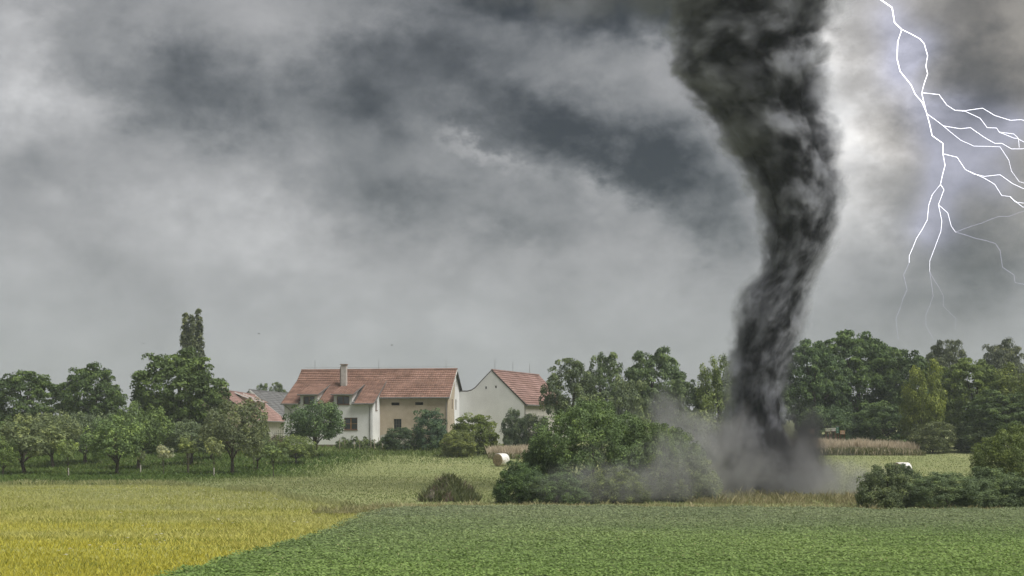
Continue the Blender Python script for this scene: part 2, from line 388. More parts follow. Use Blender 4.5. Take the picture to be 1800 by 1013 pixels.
def meadow_grass():
    n = 470000
    x, y = scatter(n, 31, 106, 1.15)
    k = (x < bean_left(np.minimum(y, 66)) - .02) & (y < meadow_far(x)); x, y = x[k], y[k]; n = len(x)
    big = hnoise(x * .45, y * 1.3, .16, 1); mid = hnoise(x * .5, y, .6, 2); st = hnoise(x * .3, y * 2.0, .5, 6)
    h = (.08 + .10 * mid + .10 * big) * (.5 + .6 * rng.random(n)); w = .016 + .014 * rng.random(n)
    far = .12 + .88 * sstep(36, 84, y + 30 * (big - .5) + .5 * (x + 12))
    f = np.clip(big * .7 + st * .6 + .5 * rng.random(n) - .35, 0, 1)
    C = lerp((.38, .355, .045), (.58, .525, .07), f)
    C2 = lerp((.25, .275, .125), (.40, .405, .20), f)
    C = C * (1 - far[:, None]) + C2 * far[:, None]
    g = (rng.random(n) < .10 + .38 * sstep(.56, .78, st)); C[g] = lerp((.19, .215, .04), (.28, .29, .06), rng.random(g.sum()))
    C *= 1.25 * (.9 + .2 * rng.random(n))[:, None]
    blades('meadow_grass', x, y, h, w, .9, C, 'tall yellow flowering meadow grass left of the bean field')
    # white umbels and seed heads dotted over it
    n = 2600
    x, y = scatter(n, 34, 100, 1.0); k = (x < bean_left(np.minimum(y, 66)) - .1) & (y < meadow_far(x)) & (hnoise(x, y, .3, 9) > .62); x, y = x[k], y[k]
    n = len(x); c = np.stack([x, y, .42 + .2 * rng.random(n)], 1); s = .03 + .05 * rng.random(n)
    e = np.array([[-1, 0, 0], [0, -1, .3], [1, 0, 0], [0, 1, .3]])
    V = np.concatenate([c + e[q][None] * s[:, None] for q in range(4)]); i = np.arange(n)
    o = link('meadow_flowers', np_mesh('meadow_flowers', V, np.stack([i, i + n, i + 2 * n, i + 3 * n], 1), BLADE, colr=lerp((.5, .48, .36), (.7, .69, .6), rng.random(n))))
    tag(o, 'small white flower heads scattered over the yellow meadow', kind='stuff')
meadow_grass()

def other_grass():
    # mown hay meadow: short stubble with straw streaks
    n = 175000
    x, y = scatter(n, 68, 160, .9)
    k = (y > meadow_far(x)) | (x > -6.5); k &= (y > bean_far(x) + .3); x, y = x[k], y[k]; n = len(x)
    st = hnoise(x * .25, y * 1.6, .35, 12); big = hnoise(x, y, .05, 13)
    f = np.clip(st * 1.0 + .5 * rng.random(n) - .3, 0, 1)
    C = lerp((.23, .275, .11), (.37, .39, .19), f) * (.8 + .4 * rng.random(n))[:, None]
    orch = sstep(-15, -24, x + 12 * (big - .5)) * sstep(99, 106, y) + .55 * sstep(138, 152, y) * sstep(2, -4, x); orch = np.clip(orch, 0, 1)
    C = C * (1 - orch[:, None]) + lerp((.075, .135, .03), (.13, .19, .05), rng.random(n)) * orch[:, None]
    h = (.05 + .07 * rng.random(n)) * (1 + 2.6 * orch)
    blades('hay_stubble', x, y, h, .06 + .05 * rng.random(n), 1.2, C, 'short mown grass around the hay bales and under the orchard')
    # rank green grass under the orchard and along the garden edge
    n = 52000
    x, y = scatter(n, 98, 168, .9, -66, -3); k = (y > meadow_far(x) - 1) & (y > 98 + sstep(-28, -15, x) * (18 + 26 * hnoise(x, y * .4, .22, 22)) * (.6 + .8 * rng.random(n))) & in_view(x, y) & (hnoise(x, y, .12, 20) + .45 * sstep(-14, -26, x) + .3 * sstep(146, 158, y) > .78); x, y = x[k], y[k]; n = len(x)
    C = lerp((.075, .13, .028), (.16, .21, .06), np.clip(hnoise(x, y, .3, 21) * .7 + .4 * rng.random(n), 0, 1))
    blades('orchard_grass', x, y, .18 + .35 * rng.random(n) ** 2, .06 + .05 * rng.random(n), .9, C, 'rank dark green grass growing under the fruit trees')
    # straw-coloured fringe along the far edge of the bean field and the meadow
    n = 44000
    x = -9.5 + 37 * rng.random(n); y = bean_far(x) + .25 + 5.5 * rng.random(n) ** 1.5
    cl = hnoise(x, y, .9, 30); k = cl + .3 * rng.random(n) > .42; x, y, cl = x[k], y[k], cl[k]; n = len(x)
    C = lerp((.23, .245, .10), (.56, .50, .30), np.clip(cl * .9 + .5 * rng.random(n) - .3, 0, 1))
    blades('straw_fringe', x, y, (.14 + .42 * hnoise(x, y, 2.7, 33) * rng.random(n)) * (.5 + .6 * rng.random(n)), .018 + .014 * rng.random(n), .8, C, 'straw-coloured dry grass fringe between the bean field and the hedge')
    n = 14000
    x, y = scatter(n, 76, 90, 1.0, 9.5, 24); cl = hnoise(x, y, .8, 35); k = cl + .25 * rng.random(n) > .5; x, y, cl = x[k], y[k], cl[k]; n = len(x)
    C = lerp((.17, .18, .07), (.45, .39, .24), np.clip(cl * .8 + .5 * rng.random(n) - .25, 0, 1))
    blades('straw_tufts', x, y, (.10 + .62 * rng.random(n) ** 2 * hnoise(x, y, 1.9, 36)), .018 + .015 * rng.random(n), .9, C, 'dry grass tufts at the foot of the whirlwind')
    n = 9000
    x = -46 + 39 * rng.random(n); y = meadow_far(x) - 1.2 + 2.6 * rng.random(n); cl = hnoise(x, y, .35, 31)
    k = cl > .42; x, y, cl = x[k], y[k], cl[k]; n = len(x)
    C = lerp((.21, .25, .10), (.44, .44, .22), np.clip(cl * .6 + .5 * rng.random(n) - .1, 0, 1))
    blades('seed_grass', x, y, .15 + .45 * rng.random(n) * cl, .022, .8, C, 'pale seeding grass along the back edge of the yellow meadow')
    # tall dry reed-like grass
    def dry(name, x0, x1, y0, y1, n, hh, label):
        x, y = scatter(n, y0, y1, 1.0, x0, x1); cl = hnoise(x, y, .5, 40)
        f = np.clip(.75 * rng.random(n) + .3 * cl, 0, 1)
        h = hh * (.35 + .65 * rng.random(n) ** 1.5) * (.55 + .45 * cl + .3 * hnoise(x, y, 1.7, 41)) * np.where(y < y0 + (y1 - y0) * .35, .6, 1)
        C = lerp((.50, .43, .31), (.68, .59, .45), f)
        lowg = (y < y0 + (y1 - y0) * .3) & (rng.random(n) < .75); C[lowg] = lerp((.12, .14, .05), (.2, .2, .08), rng.random(lowg.sum()))
        blades(name, x, y, h, .03 + .02 * rng.random(n), .45, C, label)
    dry('dry_grass', 20, 44.5, 153, 160, 56000, 1.6, 'tall tan dry grass standing in front of the beehives')
    dry('dry_grass', -2.5, 4.5, 148, 156, 12000, 1.2, 'tan dry grass patch between the round bale and the barn')
other_grass()
# ------------------------------------------------------------------ trees and shrubs
def unit(v): return v / np.maximum(np.linalg.norm(v, axis=1), 1e-6)[:, None]
def make_crown(seed, rx, ry, z0, z1, ncl, cr, nleaf, leaf, flat=.6, shell=.55, lobes=9, lob=.28, low=-.8, up=.3, droop=0.0, prof=None):
    """leaf clumps spread through a lumpy volume; returns verts, quads, tints, clump centres"""
    r = np.random.default_rng(seed); zc, rz = (z0 + z1) / 2, (z1 - z0) / 2
    d = r.normal(size=(ncl * 3, 3)); d = unit(d); d = d[d[:, 2] > low][:ncl]; ncl = len(d)
    ld = unit(r.normal(size=(lobes, 3)) + np.array([0, 0, .25])); dots = d @ ld.T
    env = (1 - lob * .6) + lob * np.exp(7 * (dots - 1)).max(1) * (.85 + .2 * r.random(ncl))
    rad = env * (shell + (1 - shell) * r.random(ncl) ** .6)
    c = d * rad[:, None] * np.array([rx - cr * .7, ry - cr * .7, rz - cr * flat * .6])[None]
    c[:, 2] += zc
    # fill the intended width and height
    q = np.quantile(np.abs(c[:, :2]), .985); c[:, :2] *= (max(rx, ry) - cr * .8) / q
    hi = np.quantile(c[:, 2], .99); c[:, 2] = zc - rz * .2 + (c[:, 2] - (zc - rz * .2)) * np.where(c[:, 2] > zc - rz * .2, (z1 - cr * flat * .8 - (zc - rz * .2)) / (hi - (zc - rz * .2)), 1)
    c[:, 2] = np.minimum(c[:, 2], z1 - cr * flat * .6); k = np.maximum(1, np.linalg.norm(c[:, :2], axis=1) / (max(rx, ry) - cr * .6)); c[:, :2] /= k[:, None]
    if prof is not None:
        k = np.interp((c[:, 2] - z0) / (z1 - z0), [p[0] for p in prof], [p[1] for p in prof]); c[:, :2] *= k[:, None]
    crs = cr * (.6 + .7 * r.random(ncl))
    ci = np.repeat(np.arange(ncl), nleaf); n = len(ci)
    out = unit(c - np.array([0, 0, zc - rz * .3]))
    l = unit(r.normal(size=(n, 3)) + .55 * out[ci] + np.array([0, 0, up]))
    pos = c[ci] + l * (crs[ci] * (.45 + .6 * r.random(n) ** .7))[:, None] * np.array([1, 1, flat])[None]
    if droop: pos[:, 2] -= droop * np.linalg.norm(pos[:, :2] - c[ci][:, :2], axis=1) ** 1.3
    nd = unit(l * .8 + r.normal(size=(n, 3)) * .5 + np.array([0, 0, .35]))
    t = unit(np.cross(nd, r.normal(size=(n, 3)))); b = np.cross(nd, t)
    s = (leaf * (.55 + .8 * r.random(n)))[:, None]
    V = np.concatenate([pos - t * s, pos - b * s * .62 + t * s * .15, pos + t * s, pos + b * s * .62 + t * s * .15 - nd * s * .15])
    i = np.arange(n); Q = np.stack([i, i + n, i + 2 * n, i + 3 * n], 1)
    ctint = r.random(ncl)
    return V, Q, np.clip(.55 * ctint[ci] + .45 * r.random(n), 0, 1), c
def make_wood(seed, H, c, r0, split, nb, lean=.0, twig=True):
    """tapered trunk with limbs that reach into the leaf clumps"""
    rr = random.Random(seed); b = MB()
    top = Vector((lean * H + rr.uniform(-.03, .03) * H, rr.uniform(-.03, .03) * H, H * .78))
    P = []
    for k in range(8):
        t = k / 7; P.append(Vector((top.x * t ** 1.3 + rr.uniform(-1, 1) * r0 * .5 * (k > 0), top.y * t + rr.uniform(-1, 1) * r0 * .5 * (k > 0), -.15 + (top.z + .15) * t)))
    b.tube(P, [r0 * (1.35 if k == 0 else 1 - .82 * k / 7) for k in range(8)], 8)
    idx = list(range(len(c))); rr.shuffle(idx)
    for q in idx[:nb]:
        e = Vector(c[q]); k = min(6, max(1, int(7 * max(split, min(.9, (e.z / H) * .75)) )))
        s = P[k]; mid = s.lerp(e, .5) + Vector((rr.uniform(-.08, .08), rr.uniform(-.08, .08), rr.uniform(.0, .10))) * H * .6
        r1 = r0 * (.5 - .04 * k)
        pts = [s, s.lerp(mid, .55) + Vector((0, 0, .02 * H)), mid, mid.lerp(e, .6), e]
        b.tube(pts, [r1, r1 * .8, r1 * .55, r1 * .35, r1 * .1], 5)
    return b.mesh('trunk', BARK, smooth=True, fix=False)
PROTO = {}
def proto(key, seed, W, H, crown0, ncl, cr, nleaf, leaf, r0=.22, split=.3, nb=9, **kw):
    V, Q, T, c = make_crown(seed, W / 2, W / 2, H * crown0, H, ncl, cr, nleaf, leaf, **kw)
    PROTO[key] = (W, H, np_mesh('crown', V, Q, LEAF, tint=T), make_wood(seed, H, c, r0, split, nb))
# broad dense walnut-like trees
proto('walnut', 1, 11, 11, .10, 330, .85, 95, .165, r0=.38, flat=.6, shell=.5, up=.5, lob=.26, lobes=12)
proto('walnut2', 2, 11, 11, .08, 320, .85, 95, .165, r0=.36, flat=.6, shell=.5, up=.5, lob=.32, lobes=10)
proto('wood', 3, 15, 14, .02, 460, .95, 90, .19, r0=.45, flat=.6, shell=.6, up=.5, lob=.28, lobes=16, low=-.92)
proto('airy', 4, 10, 11, .08, 210, .75, 85, .15, r0=.28, flat=.7, shell=.35, up=.3, lob=.5, lobes=7)
proto('birchy', 5, 8, 11, .02, 240, .8, 90, .15, r0=.2, flat=.95, shell=.5, up=.1, lob=.4, lobes=8, droop=.25, low=-.95)
# old fruit trees: twiggy, drooping
for k in range(4):
    proto('fruit%d' % k, 20 + k, 6.0, 5.6, .15, 175, .52, 68, .095, r0=.17, split=.28, nb=16, flat=.85, shell=.42, up=.15, lob=.45, lobes=8, droop=.55, low=-.75)
proto('sapling', 31, 2.2, 3.2, .42, 42, .30, 42, .085, r0=.05, split=.4, nb=8, flat=.9, shell=.2, up=.5, lob=.4, lobes=5)
proto('sapling2', 32, 2.4, 3.0, .48, 34, .34, 42, .09, r0=.055, split=.45, nb=8, flat=.6, shell=.25, up=.4, lob=.5, lobes=5)
# shrubs leafed to the ground
proto('shrub', 41, 5, 4, -.25, 190, .52, 85, .09, r0=.10, split=.1, nb=10, flat=.7, shell=.5, up=.3, lob=.4, lobes=9, low=-.62)
proto('shrub2', 42, 5, 4, -.3, 190, .50, 85, .09, r0=.10, split=.1, nb=10, flat=.7, shell=.5, up=.3, lob=.45, lobes=7, low=-.62)
proto('hedge', 43, 8.5, 5.4, -.3, 660, .46, 110, .064, r0=.12, split=.1, nb=4, flat=.85, shell=.5, up=.4, lob=.22, lobes=18, low=-.62)
proto('hedge2', 44, 5, 3.2, -.35, 330, .38, 105, .056, r0=.10, split=.1, nb=4, flat=.85, shell=.5, up=.4, lob=.26, lobes=14, low=-.62)
proto('creeper', 45, 2.2, 1.3, -.2, 40, .25, 50, .07, r0=.03, split=.2, nb=5, flat=.8, shell=.4, up=.3, lob=.4, lobes=5, low=-.62)
def poplar():
    parts = []; C = []
    for k, (ox, oy, s, h) in enumerate(((-.95, .2, .8, 21.3), (.15, -.3, .75, 20.6), (1.15, .3, .85, 22.0))):
        V, Q, T, c = make_crown(60 + k, 1.25 * s, 1.25 * s, 5.5, h, 100, .55, 60, .20, flat=1.5, shell=.3, up=.7, lob=.35, lobes=8, low=-.98,
                                prof=[(0, .7), (.3, 1.15), (.6, 1.1), (.85, .95), (1, .55)])
        V = V + np.array([ox, oy, 0]); parts.append((V, Q, T)); C.append(c + np.array([ox, oy, 0]))
    off = 0; Vs, Qs, Ts = [], [], []
    for V, Q, T in parts: Vs.append(V); Qs.append(Q + off); Ts.append(T); off += len(V)
    PROTO['poplar'] = (4.6, 22, np_mesh('crown', np.concatenate(Vs), np.concatenate(Qs), LEAF, tint=np.concatenate(Ts)), make_wood(66, 22, np.concatenate(C)[::9], .35, .2, 14))
poplar()
trand = random.Random(5)
def tree(key, name, label, cat, px, top, wpx, d, rgb, group=None, rot=None, sy=1.0, base_drop=0.0):
    """px: column of the crown centre, top: row of the crown top, wpx: crown width (photo pixels), d: depth in metres"""
    W, H, cm, tm = PROTO[key]
    x = at(px, d); g = tz(x, d) - base_drop; h = zpx(top, d) - g; w = wpx * d / F
    e = empty(name, (x, d, g), trand.uniform(0, 6.28) if rot is None else rot)
    s = w / W; e.scale = (s, s * sy, h / H)
    tag(e, label, cat, group)
    link('trunk', tm, e)
    if name == 'hedge_bush': rgb = (rgb[0] * 1.08, rgb[1] * 1.16, rgb[2] * 1.05)
    c = link('crown', cm, e); c.color = (rgb[0] * SC * 1.02, rgb[1] * SC * .91, rgb[2] * SC * 1.08, 1)
    return e
SC = 1.9
DK = (.044, .078, .022); MD = (.062, .098, .028); OR = (.088, .110, .050); OR2 = (.080, .105, .055); YG = (.115, .150, .030); TEAL = (.040, .075, .036); HG = (.058, .098, .045)
# tall trees behind the orchard
tree('wood', 'walnut_tree', 'dark broad tree leftmost behind the orchard, lower than its neighbour', 'tree', 48, 655, 150, 166, DK)
tree('walnut', 'walnut_tree', 'dark round-topped tree between the leftmost broad tree and the big walnut', 'tree', 162, 642, 118, 163, DK)
tree('walnut', 'walnut_tree', 'biggest dense dark green walnut tree, standing in front of the poplar', 'tree', 314, 617, 172, 158, (.050, .085, .022))
tree('poplar', 'poplar_tree', 'tall narrow columnar poplar rising above the big walnut tree', 'tree', 336, 543, 48, 225, (.055, .075, .030), rot=0)
tree('airy', 'distant_tree', 'small far tree above the grey roof, next to the red-roofed annex ridge', 'tree', 460, 675, 44, 262, (.055, .085, .035))
tree('airy', 'distant_tree', 'small far tree above the grey roof, next to the white farmhouse', 'tree', 490, 673, 46, 268, (.06, .09, .035))
# undergrowth closing the back of the orchard
TL = ['dark thicket shrub behind the thick-trunked olive fruit tree', 'dark thicket shrub behind the yellow-green sapling', 'dark thicket shrub behind the olive tree with a straight trunk', 'dark thicket shrub under the big walnut tree', 'dark thicket shrub behind the pale fruit tree', 'dark thicket shrub before the wall of the red annex', 'dark thicket shrub at the outer edge of the orchard, cut by the picture edge']
for k, (px, top, w, d) in enumerate(((20, 742, 110, 158), (110, 748, 100, 160), (195, 740, 110, 159), (285, 742, 110, 156), (360, 738, 110, 160), (440, 752, 70, 158), (-40, 735, 90, 150))):
    tree(('shrub', 'shrub2')[k % 2], 'undergrowth_shrub', TL[k], 'shrub', px, top, w, d, DK, 'thicket shrubs behind the orchard')
# old fruit trees (group); each told apart by look or neighbour
OG = 'old fruit trees in the orchard'
def fruit(k, px, top, w, d, label, rgb=OR, rot=None):
    w *= 1.26; rgb = (rgb[0] * 1.0, rgb[1] * 1.12, rgb[2] * .98); tree('fruit%d' % k, 'fruit_tree', label, 'tree', px, top, w, d, rgb, OG, rot)
fruit(0, 42, 728, 112, 122, 'olive fruit tree with a thick dark trunk, leftmost in the front orchard row')
fruit(1, 6, 768, 60, 119, 'small fruit tree cut by the picture edge beside the leftmost orchard tree', (.080, .115, .035))
fruit(2, 92, 722, 90, 134, 'grey-green fruit tree behind the yellow-green sapling')
fruit(3, 150, 724, 98, 140, 'grey-green drooping fruit tree below the round-topped dark tree', OR2)
fruit(1, 206, 732, 98, 121, 'olive fruit tree with a straight dark trunk in the middle of the front row', (.085, .125, .045))
fruit(0, 244, 706, 92, 132, 'tall green fruit tree directly below the left flank of the big walnut', (.072, .105, .036))
fruit(2, 335, 738, 92, 138, 'pale fruit tree behind the two small pruned saplings', OR2)
fruit(3, 408, 700, 98, 124, 'large twiggy fruit tree with a forked trunk before the red roof', (.083, .100, .050))
fruit(0, 452, 752, 50, 132, 'small slim fruit tree between the forked tree and the white farmhouse', (.095, .125, .055))
fruit(1, 372, 745, 70, 146, 'small dull green fruit tree squeezed behind the forked tree', (.075, .100, .045))
fruit(2, 556, 703, 98, 150, 'dark leafy fruit tree directly in front of the white farmhouse wall', (.052, .082, .035))
fruit(3, 520, 764, 58, 140, 'low yellow-green fruit tree left of the tree before the farmhouse', (.10, .13, .045))
fruit(1, 480, 765, 52, 150, 'low purple-brown bush beside the garden gate of the red-roofed annex', (.085, .075, .055))
SG = 'young trees in the orchard'
def sap(k, px, top, w, d, label, rgb): return tree(k, 'sapling', label, 'tree', px, top, w, d, rgb, SG)
sap('sapling', 120, 772, 40, 117, 'bright yellow-green upright sapling with a pale trunk', (.115, .17, .05))
sap('sapling2', 288, 783, 32, 119, 'small cream-blossomed round-headed sapling', (.20, .24, .13))
sap('sapling2', 330, 770, 40, 124, 'green flat-headed sapling next to the cream-blossomed one', (.115, .16, .05))
sap('sapling', 376, 768, 34, 118, 'pale green sapling in a white trunk guard', (.13, .17, .065))
sap('sapling', 247, 790, 18, 126, 'thin sapling in a white trunk guard under the tall green fruit tree', (.09, .12, .05))
sap('sapling2', 481, 783, 44, 119, 'yellow-green low sapling at the open end of the orchard', (.095, .145, .05))
sap('sapling', 447, 780, 24, 128, 'slender sapling behind the yellow-green low one', (.10, .14, .05))
# garden shrubs before the house and barn
tree('shrub', 'garden_shrub', 'low dark shrub under the tan wall window', 'shrub', 702, 752, 62, 160, (.048, .080, .036))
tree('shrub2', 'conical_bush', 'dark bluish conical bush in front of the tan wall corner', 'bush', 757, 720, 70, 161, TEAL)
tree('shrub2', 'garden_shrub', 'glossy bright green bush between farmhouse and barn gable', 'shrub', 832, 729, 104, 155, (.075, .110, .026))
tree('shrub', 'garden_shrub', 'low yellow-green shrub at the foot of the glossy green bush', 'shrub', 806, 757, 66, 151, (.085, .115, .034))
tree('shrub2', 'garden_shrub', 'blue-green shrub below the right corner of the barn gable', 'shrub', 903, 720, 48, 163, (.062, .095, .050))
tree('shrub', 'garden_shrub', 'dull green shrub in front of the barn side wall', 'shrub', 938, 728, 48, 165, (.064, .090, .048))
# trees right of the barn
tree('airy', 'ash_tree', 'airy tree with gaps in its crown, leaning over the barn roof', 'tree', 1010, 632, 118, 160, (.066, .098, .042))
tree('airy', 'ash_tree', 'upright airy tree right beside the one over the barn roof', 'tree', 1058, 621, 92, 164, (.064, .100, .040))
tree('walnut', 'broad_tree', 'dense round green tree between the airy trees and the whirlwind', 'tree', 1146, 614, 122, 166, (.064, .104, .040))
tree('shrub2', 'willow_bush', 'pale drooping bush below the upright airy tree', 'shrub', 1102, 668, 84, 150, (.072, .105, .050))
tree('walnut2', 'broad_tree', 'lower green tree right of the dense round tree', 'tree', 1205, 668, 82, 158, (.066, .102, .042))
tree('birchy', 'broad_tree', 'light green tree half hidden behind the left side of the whirlwind', 'tree', 1262, 628, 78, 156, (.085, .125, .040))
tree('walnut2', 'broad_tree', 'dull green tree directly behind the whirlwind', 'tree', 1335, 655, 110, 170, (.062, .098, .040))
tree('shrub', 'willow_bush', 'green bush behind the dust at the left foot of the whirlwind', 'shrub', 1225, 722, 90, 140, (.075, .105, .046))
# wood on the right
tree('wood', 'wood_tree', 'largest dark green tree of the right-hand wood, above the beehives', 'tree', 1510, 584, 195, 184, (.046, .082, .024))
tree('wood', 'wood_tree', 'dark green tree between the whirlwind and the largest wood tree', 'tree', 1432, 600, 130, 178, (.048, .086, .030), rot=2.0)
tree('walnut2', 'wood_tree', 'dark tree filling the wood behind the yellow-green birch', 'tree', 1590, 618, 130, 180, (.044, .076, .024))
tree('walnut2', 'wood_tree', 'greyish round-crowned tree peeping over the middle of the right wood', 'tree', 1658, 600, 84, 205, (.058, .078, .038))
tree('walnut', 'wood_tree', 'greyish far tree peeping over the right end of the wood', 'tree', 1764, 600, 100, 210, (.064, .084, .046))
tree('birchy', 'birch_tree', 'narrow yellow-green birch-like tree at the end of the tall dry grass', 'tree', 1622, 634, 78, 161, (.090, .125, .026))
tree('wood', 'wood_tree', 'broad yellow-green tree right of the birch-like tree', 'tree', 1716, 632, 150, 168, (.070, .108, .028))
tree('birchy', 'wood_tree', 'yellow-green tree at the far right end of the wood', 'tree', 1800, 640, 110, 160, (.085, .12, .03))
tree('walnut', 'wood_tree', 'dark low tree under the right end of the wood', 'tree', 1760, 688, 130, 158, (.050, .084, .026))
tree('shrub', 'wood_edge_shrub', 'low shrub with pale stems at the edge of the mown field', 'shrub', 1640, 742, 80, 157, (.072, .098, .036))
tree('shrub2', 'wood_edge_shrub', 'dark shrub in the shade under the right-hand wood', 'shrub', 1720, 735, 110, 158, (.05, .078, .03))
tree('shrub', 'wood_edge_shrub', 'dark shrub directly behind the beehives', 'shrub', 1455, 715, 110, 172, (.042, .074, .028))
tree('shrub2', 'wood_edge_shrub', 'dark shrub behind the tall dry grass, right of the beehives', 'shrub', 1550, 708, 120, 170, (.044, .076, .026))
tree('wood', 'wood_tree', 'dark green tree continuing the right-hand wood past the picture edge', 'tree', 1890, 640, 170, 172, (.055, .09, .03))
tree('walnut', 'wood_tree', 'rounded green tree closing the far end of the right-hand wood', 'tree', 1985, 655, 150, 170, (.06, .095, .03))
tree('walnut2', 'walnut_tree', 'dark tree outside the orchard beyond the leftmost broad tree', 'tree', -80, 660, 150, 165, DK)
# hedge between bean field and hay meadow
tree('hedge', 'hedge_bush', 'largest domed hedge bush between bean field and hay meadow', 'bush', 1045, 706, 270, 82, (.060, .094, .034), rot=1.0, sy=.75)
tree('hedge2', 'hedge_bush', 'low dark hedge bush in front of the striped round bale', 'bush', 912, 812, 100, 78, (.048, .080, .030), rot=.4)
tree('hedge', 'hedge_bush', 'hedge bush on the whirlwind side of the domed bush', 'bush', 1150, 744, 190, 82, (.066, .098, .036), rot=2.5, sy=.8)
tree('hedge2', 'hedge_bush', 'low olive hedge bush half veiled in dust', 'bush', 1195, 786, 160, 81, (.078, .100, .046), rot=3.6)
tree('hedge2', 'hedge_bush', 'dark hedge bush joining the low one by the bale to the domed bush', 'bush', 950, 772, 90, 81, (.05, .082, .03), rot=2.2)
tree('hedge2', 'hedge_bush', 'small yellowish bush in front of the domed hedge bush', 'bush', 1080, 822, 130, 78, (.075, .098, .038), rot=5)
tree('hedge2', 'hedge_bush', 'low dark bush at the foot of the domed bush', 'bush', 978, 832, 130, 77, (.052, .082, .032), rot=4)
tree('hedge2', 'hedge_bush', 'rounded bush at the left end of the right-hand hedge', 'bush', 1560, 816, 112, 71, (.070, .094, .044), rot=2)
tree('hedge', 'hedge_bush', 'long low bush in the middle of the right-hand hedge', 'bush', 1665, 832, 180, 71, (.068, .098, .046), rot=.8)
tree('hedge2', 'hedge_bush', 'small bush hiding the lower part of the wrapped bale', 'bush', 1592, 817, 80, 72, (.066, .094, .044), rot=1.1)
tree('hedge2', 'hedge_bush', 'low bush joining the right-hand hedge to its tall end', 'bush', 1740, 822, 140, 72, (.066, .096, .042), rot=.2)
tree('hedge', 'hedge_bush', 'tall arching bush at the end of the right-hand hedge', 'bush', 1800, 748, 180, 75, (.070, .096, .030), rot=.1)
tree('hedge2', 'hedge_bush', 'low bush before the tall arching hedge bush', 'bush', 1800, 840, 140, 70.5, (.064, .092, .042), rot=1.3)
tree('hedge', 'hedge_bush', 'bush continuing the right-hand hedge past its tall arching end', 'bush', 1915, 800, 170, 74, (.066, .094, .04), rot=2.4)
# overgrown earth heap
def heap():
    d = 80.0; x0 = at(790, d); b = MB(); rr = random.Random(3); n, m = 22, 9
    e = empty('compost_heap', (x0, d, 0)); tag(e, 'overgrown reddish-brown earth heap between meadow and hedge', 'heap')
    V = []
    for j in range(m + 1):
        t = j / m; r = 1 - t ** 1.6
        for i in range(n):
            a = 2 * math.pi * i / n; w = 1 + .25 * mnoise.noise((math.cos(a) * 1.5, math.sin(a) * 1.5, t * 2))
            V.append((math.cos(a) * r * 1.55 * w, math.sin(a) * r * 1.0 * w, -.05 + 1.38 * t * (1 + .15 * math.sin(a * 2))))
    Fq = [(j * n + i, j * n + (i + 1) % n, (j + 1) * n + (i + 1) % n, (j + 1) * n + i) for j in range(m) for i in range(n)]
    me = bpy.data.meshes.new('mound'); me.from_pydata(V, [], Fq); me.materials.append(plain('earth', (.15, .135, .10), .95, .45, 1.6, bump=.8)); me.polygons.foreach_set('use_smooth', np.ones(len(Fq), bool))
    link('mound', me, e)
    q = np.random.default_rng(4); N = 2600
    a = q.random(N) * 2 * np.pi; r = np.sqrt(q.random(N)) * 1.0
    x = np.cos(a) * r * 1.7; y = np.sin(a) * r * 1.15; z = np.maximum(0, 1.3 * (1 - r ** 1.25)) - .08
    h = .18 + .42 * q.random(N); w = .035 + .03 * q.random(N); aa = q.random(N) * 6.28; dx = np.cos(aa) * w; dy = np.sin(aa) * w; lx = q.normal(size=N) * .12; ly = q.normal(size=N) * .12
    V = np.concatenate([np.stack([x - dx, y - dy, z], 1), np.stack([x + dx, y + dy, z], 1), np.stack([x + lx + dx * .4, y + ly, z + h * .7], 1), np.stack([x + lx * 1.6, y + ly * 1.6, z + h], 1)])
    i = np.arange(N); pick = hnoise(x * 2 + 9, y * 2 + z * 2, 1.0, 50)
    C = np.where((pick > .74)[:, None], lerp((.17, .135, .10), (.25, .20, .15), q.random(N)), lerp((.11, .14, .06), (.22, .23, .11), q.random(N)))
    o = link('weeds', np_mesh('weeds', V, np.stack([i, i + N, i + 2 * N, i + 3 * N], 1), BLADE, colr=C), e); o['kind'] = 'stuff'
heap()
# ------------------------------------------------------------------ buildings
M_WHITE = plain('white_plaster', (.66, .665, .66), .9, .05, .5, bump=.05, c2=(.72, .725, .72))
M_TAN = plain('tan_plaster', (.40, .335, .255), .92, .10, .55, bump=.15, c2=(.47, .405, .32))
M_GREYP = plain('bare_cement', (.40, .385, .35), .95, .12, 1.2, bump=.2)
M_TILE = plain('clay_tile', (.222, .128, .094), .85, .2, .5, tint=.22, bump=.1, c2=(.28, .170, .130))
M_TILE2 = plain('pale_clay_tile', (.25, .155, .13), .85, .16, .35, tint=.18, bump=.1, c2=(.31, .20, .175))
M_SLATE = plain('grey_roofing', (.13, .13, .13), .9, .2, .6, tint=.10, c2=(.17, .17, .17))
M_ZINC = plain('zinc', (.20, .20, .195), .55, .15, 3, metal=.4)
M_DARKTRIM = plain('dark_trim', (.06, .055, .05), .7, .2, 3)
M_WHITETRIM = plain('white_trim', (.66, .65, .62), .6, .06, 3)
M_BROWN = plain('brown_window_wood', (.14, .070, .042), .55, .2, 4)
M_HONEY = plain('honey_wood', (.36, .19, .075), .55, .15, 4)
M_CHIM = plain('chimney_render', (.42, .40, .365), .9, .16, 1.5, bump=.2, c2=(.50, .475, .44))
M_STONE = plain('plinth_stone', (.20, .16, .13), .9, .3, 2.5, bump=.3)
M_DARK = plain('dark_interior', (.018, .018, .018), .9, .2, 2)
def glass_mat():
    m, g, out = mat_new('window_glass')
    p = g.new('ShaderNodeBsdfPrincipled'); p.inputs['Base Color'].default_value = (.03, .035, .04, 1); p.inputs['Roughness'].default_value = .06
    p.inputs['Specular IOR Level'].default_value = .8; g.l.new(p.outputs[0], out.inputs[0]); return m
M_GLASS = glass_mat()
M_CURTAIN = plain('net_curtain', (.42, .42, .40), .9, .1, 6)

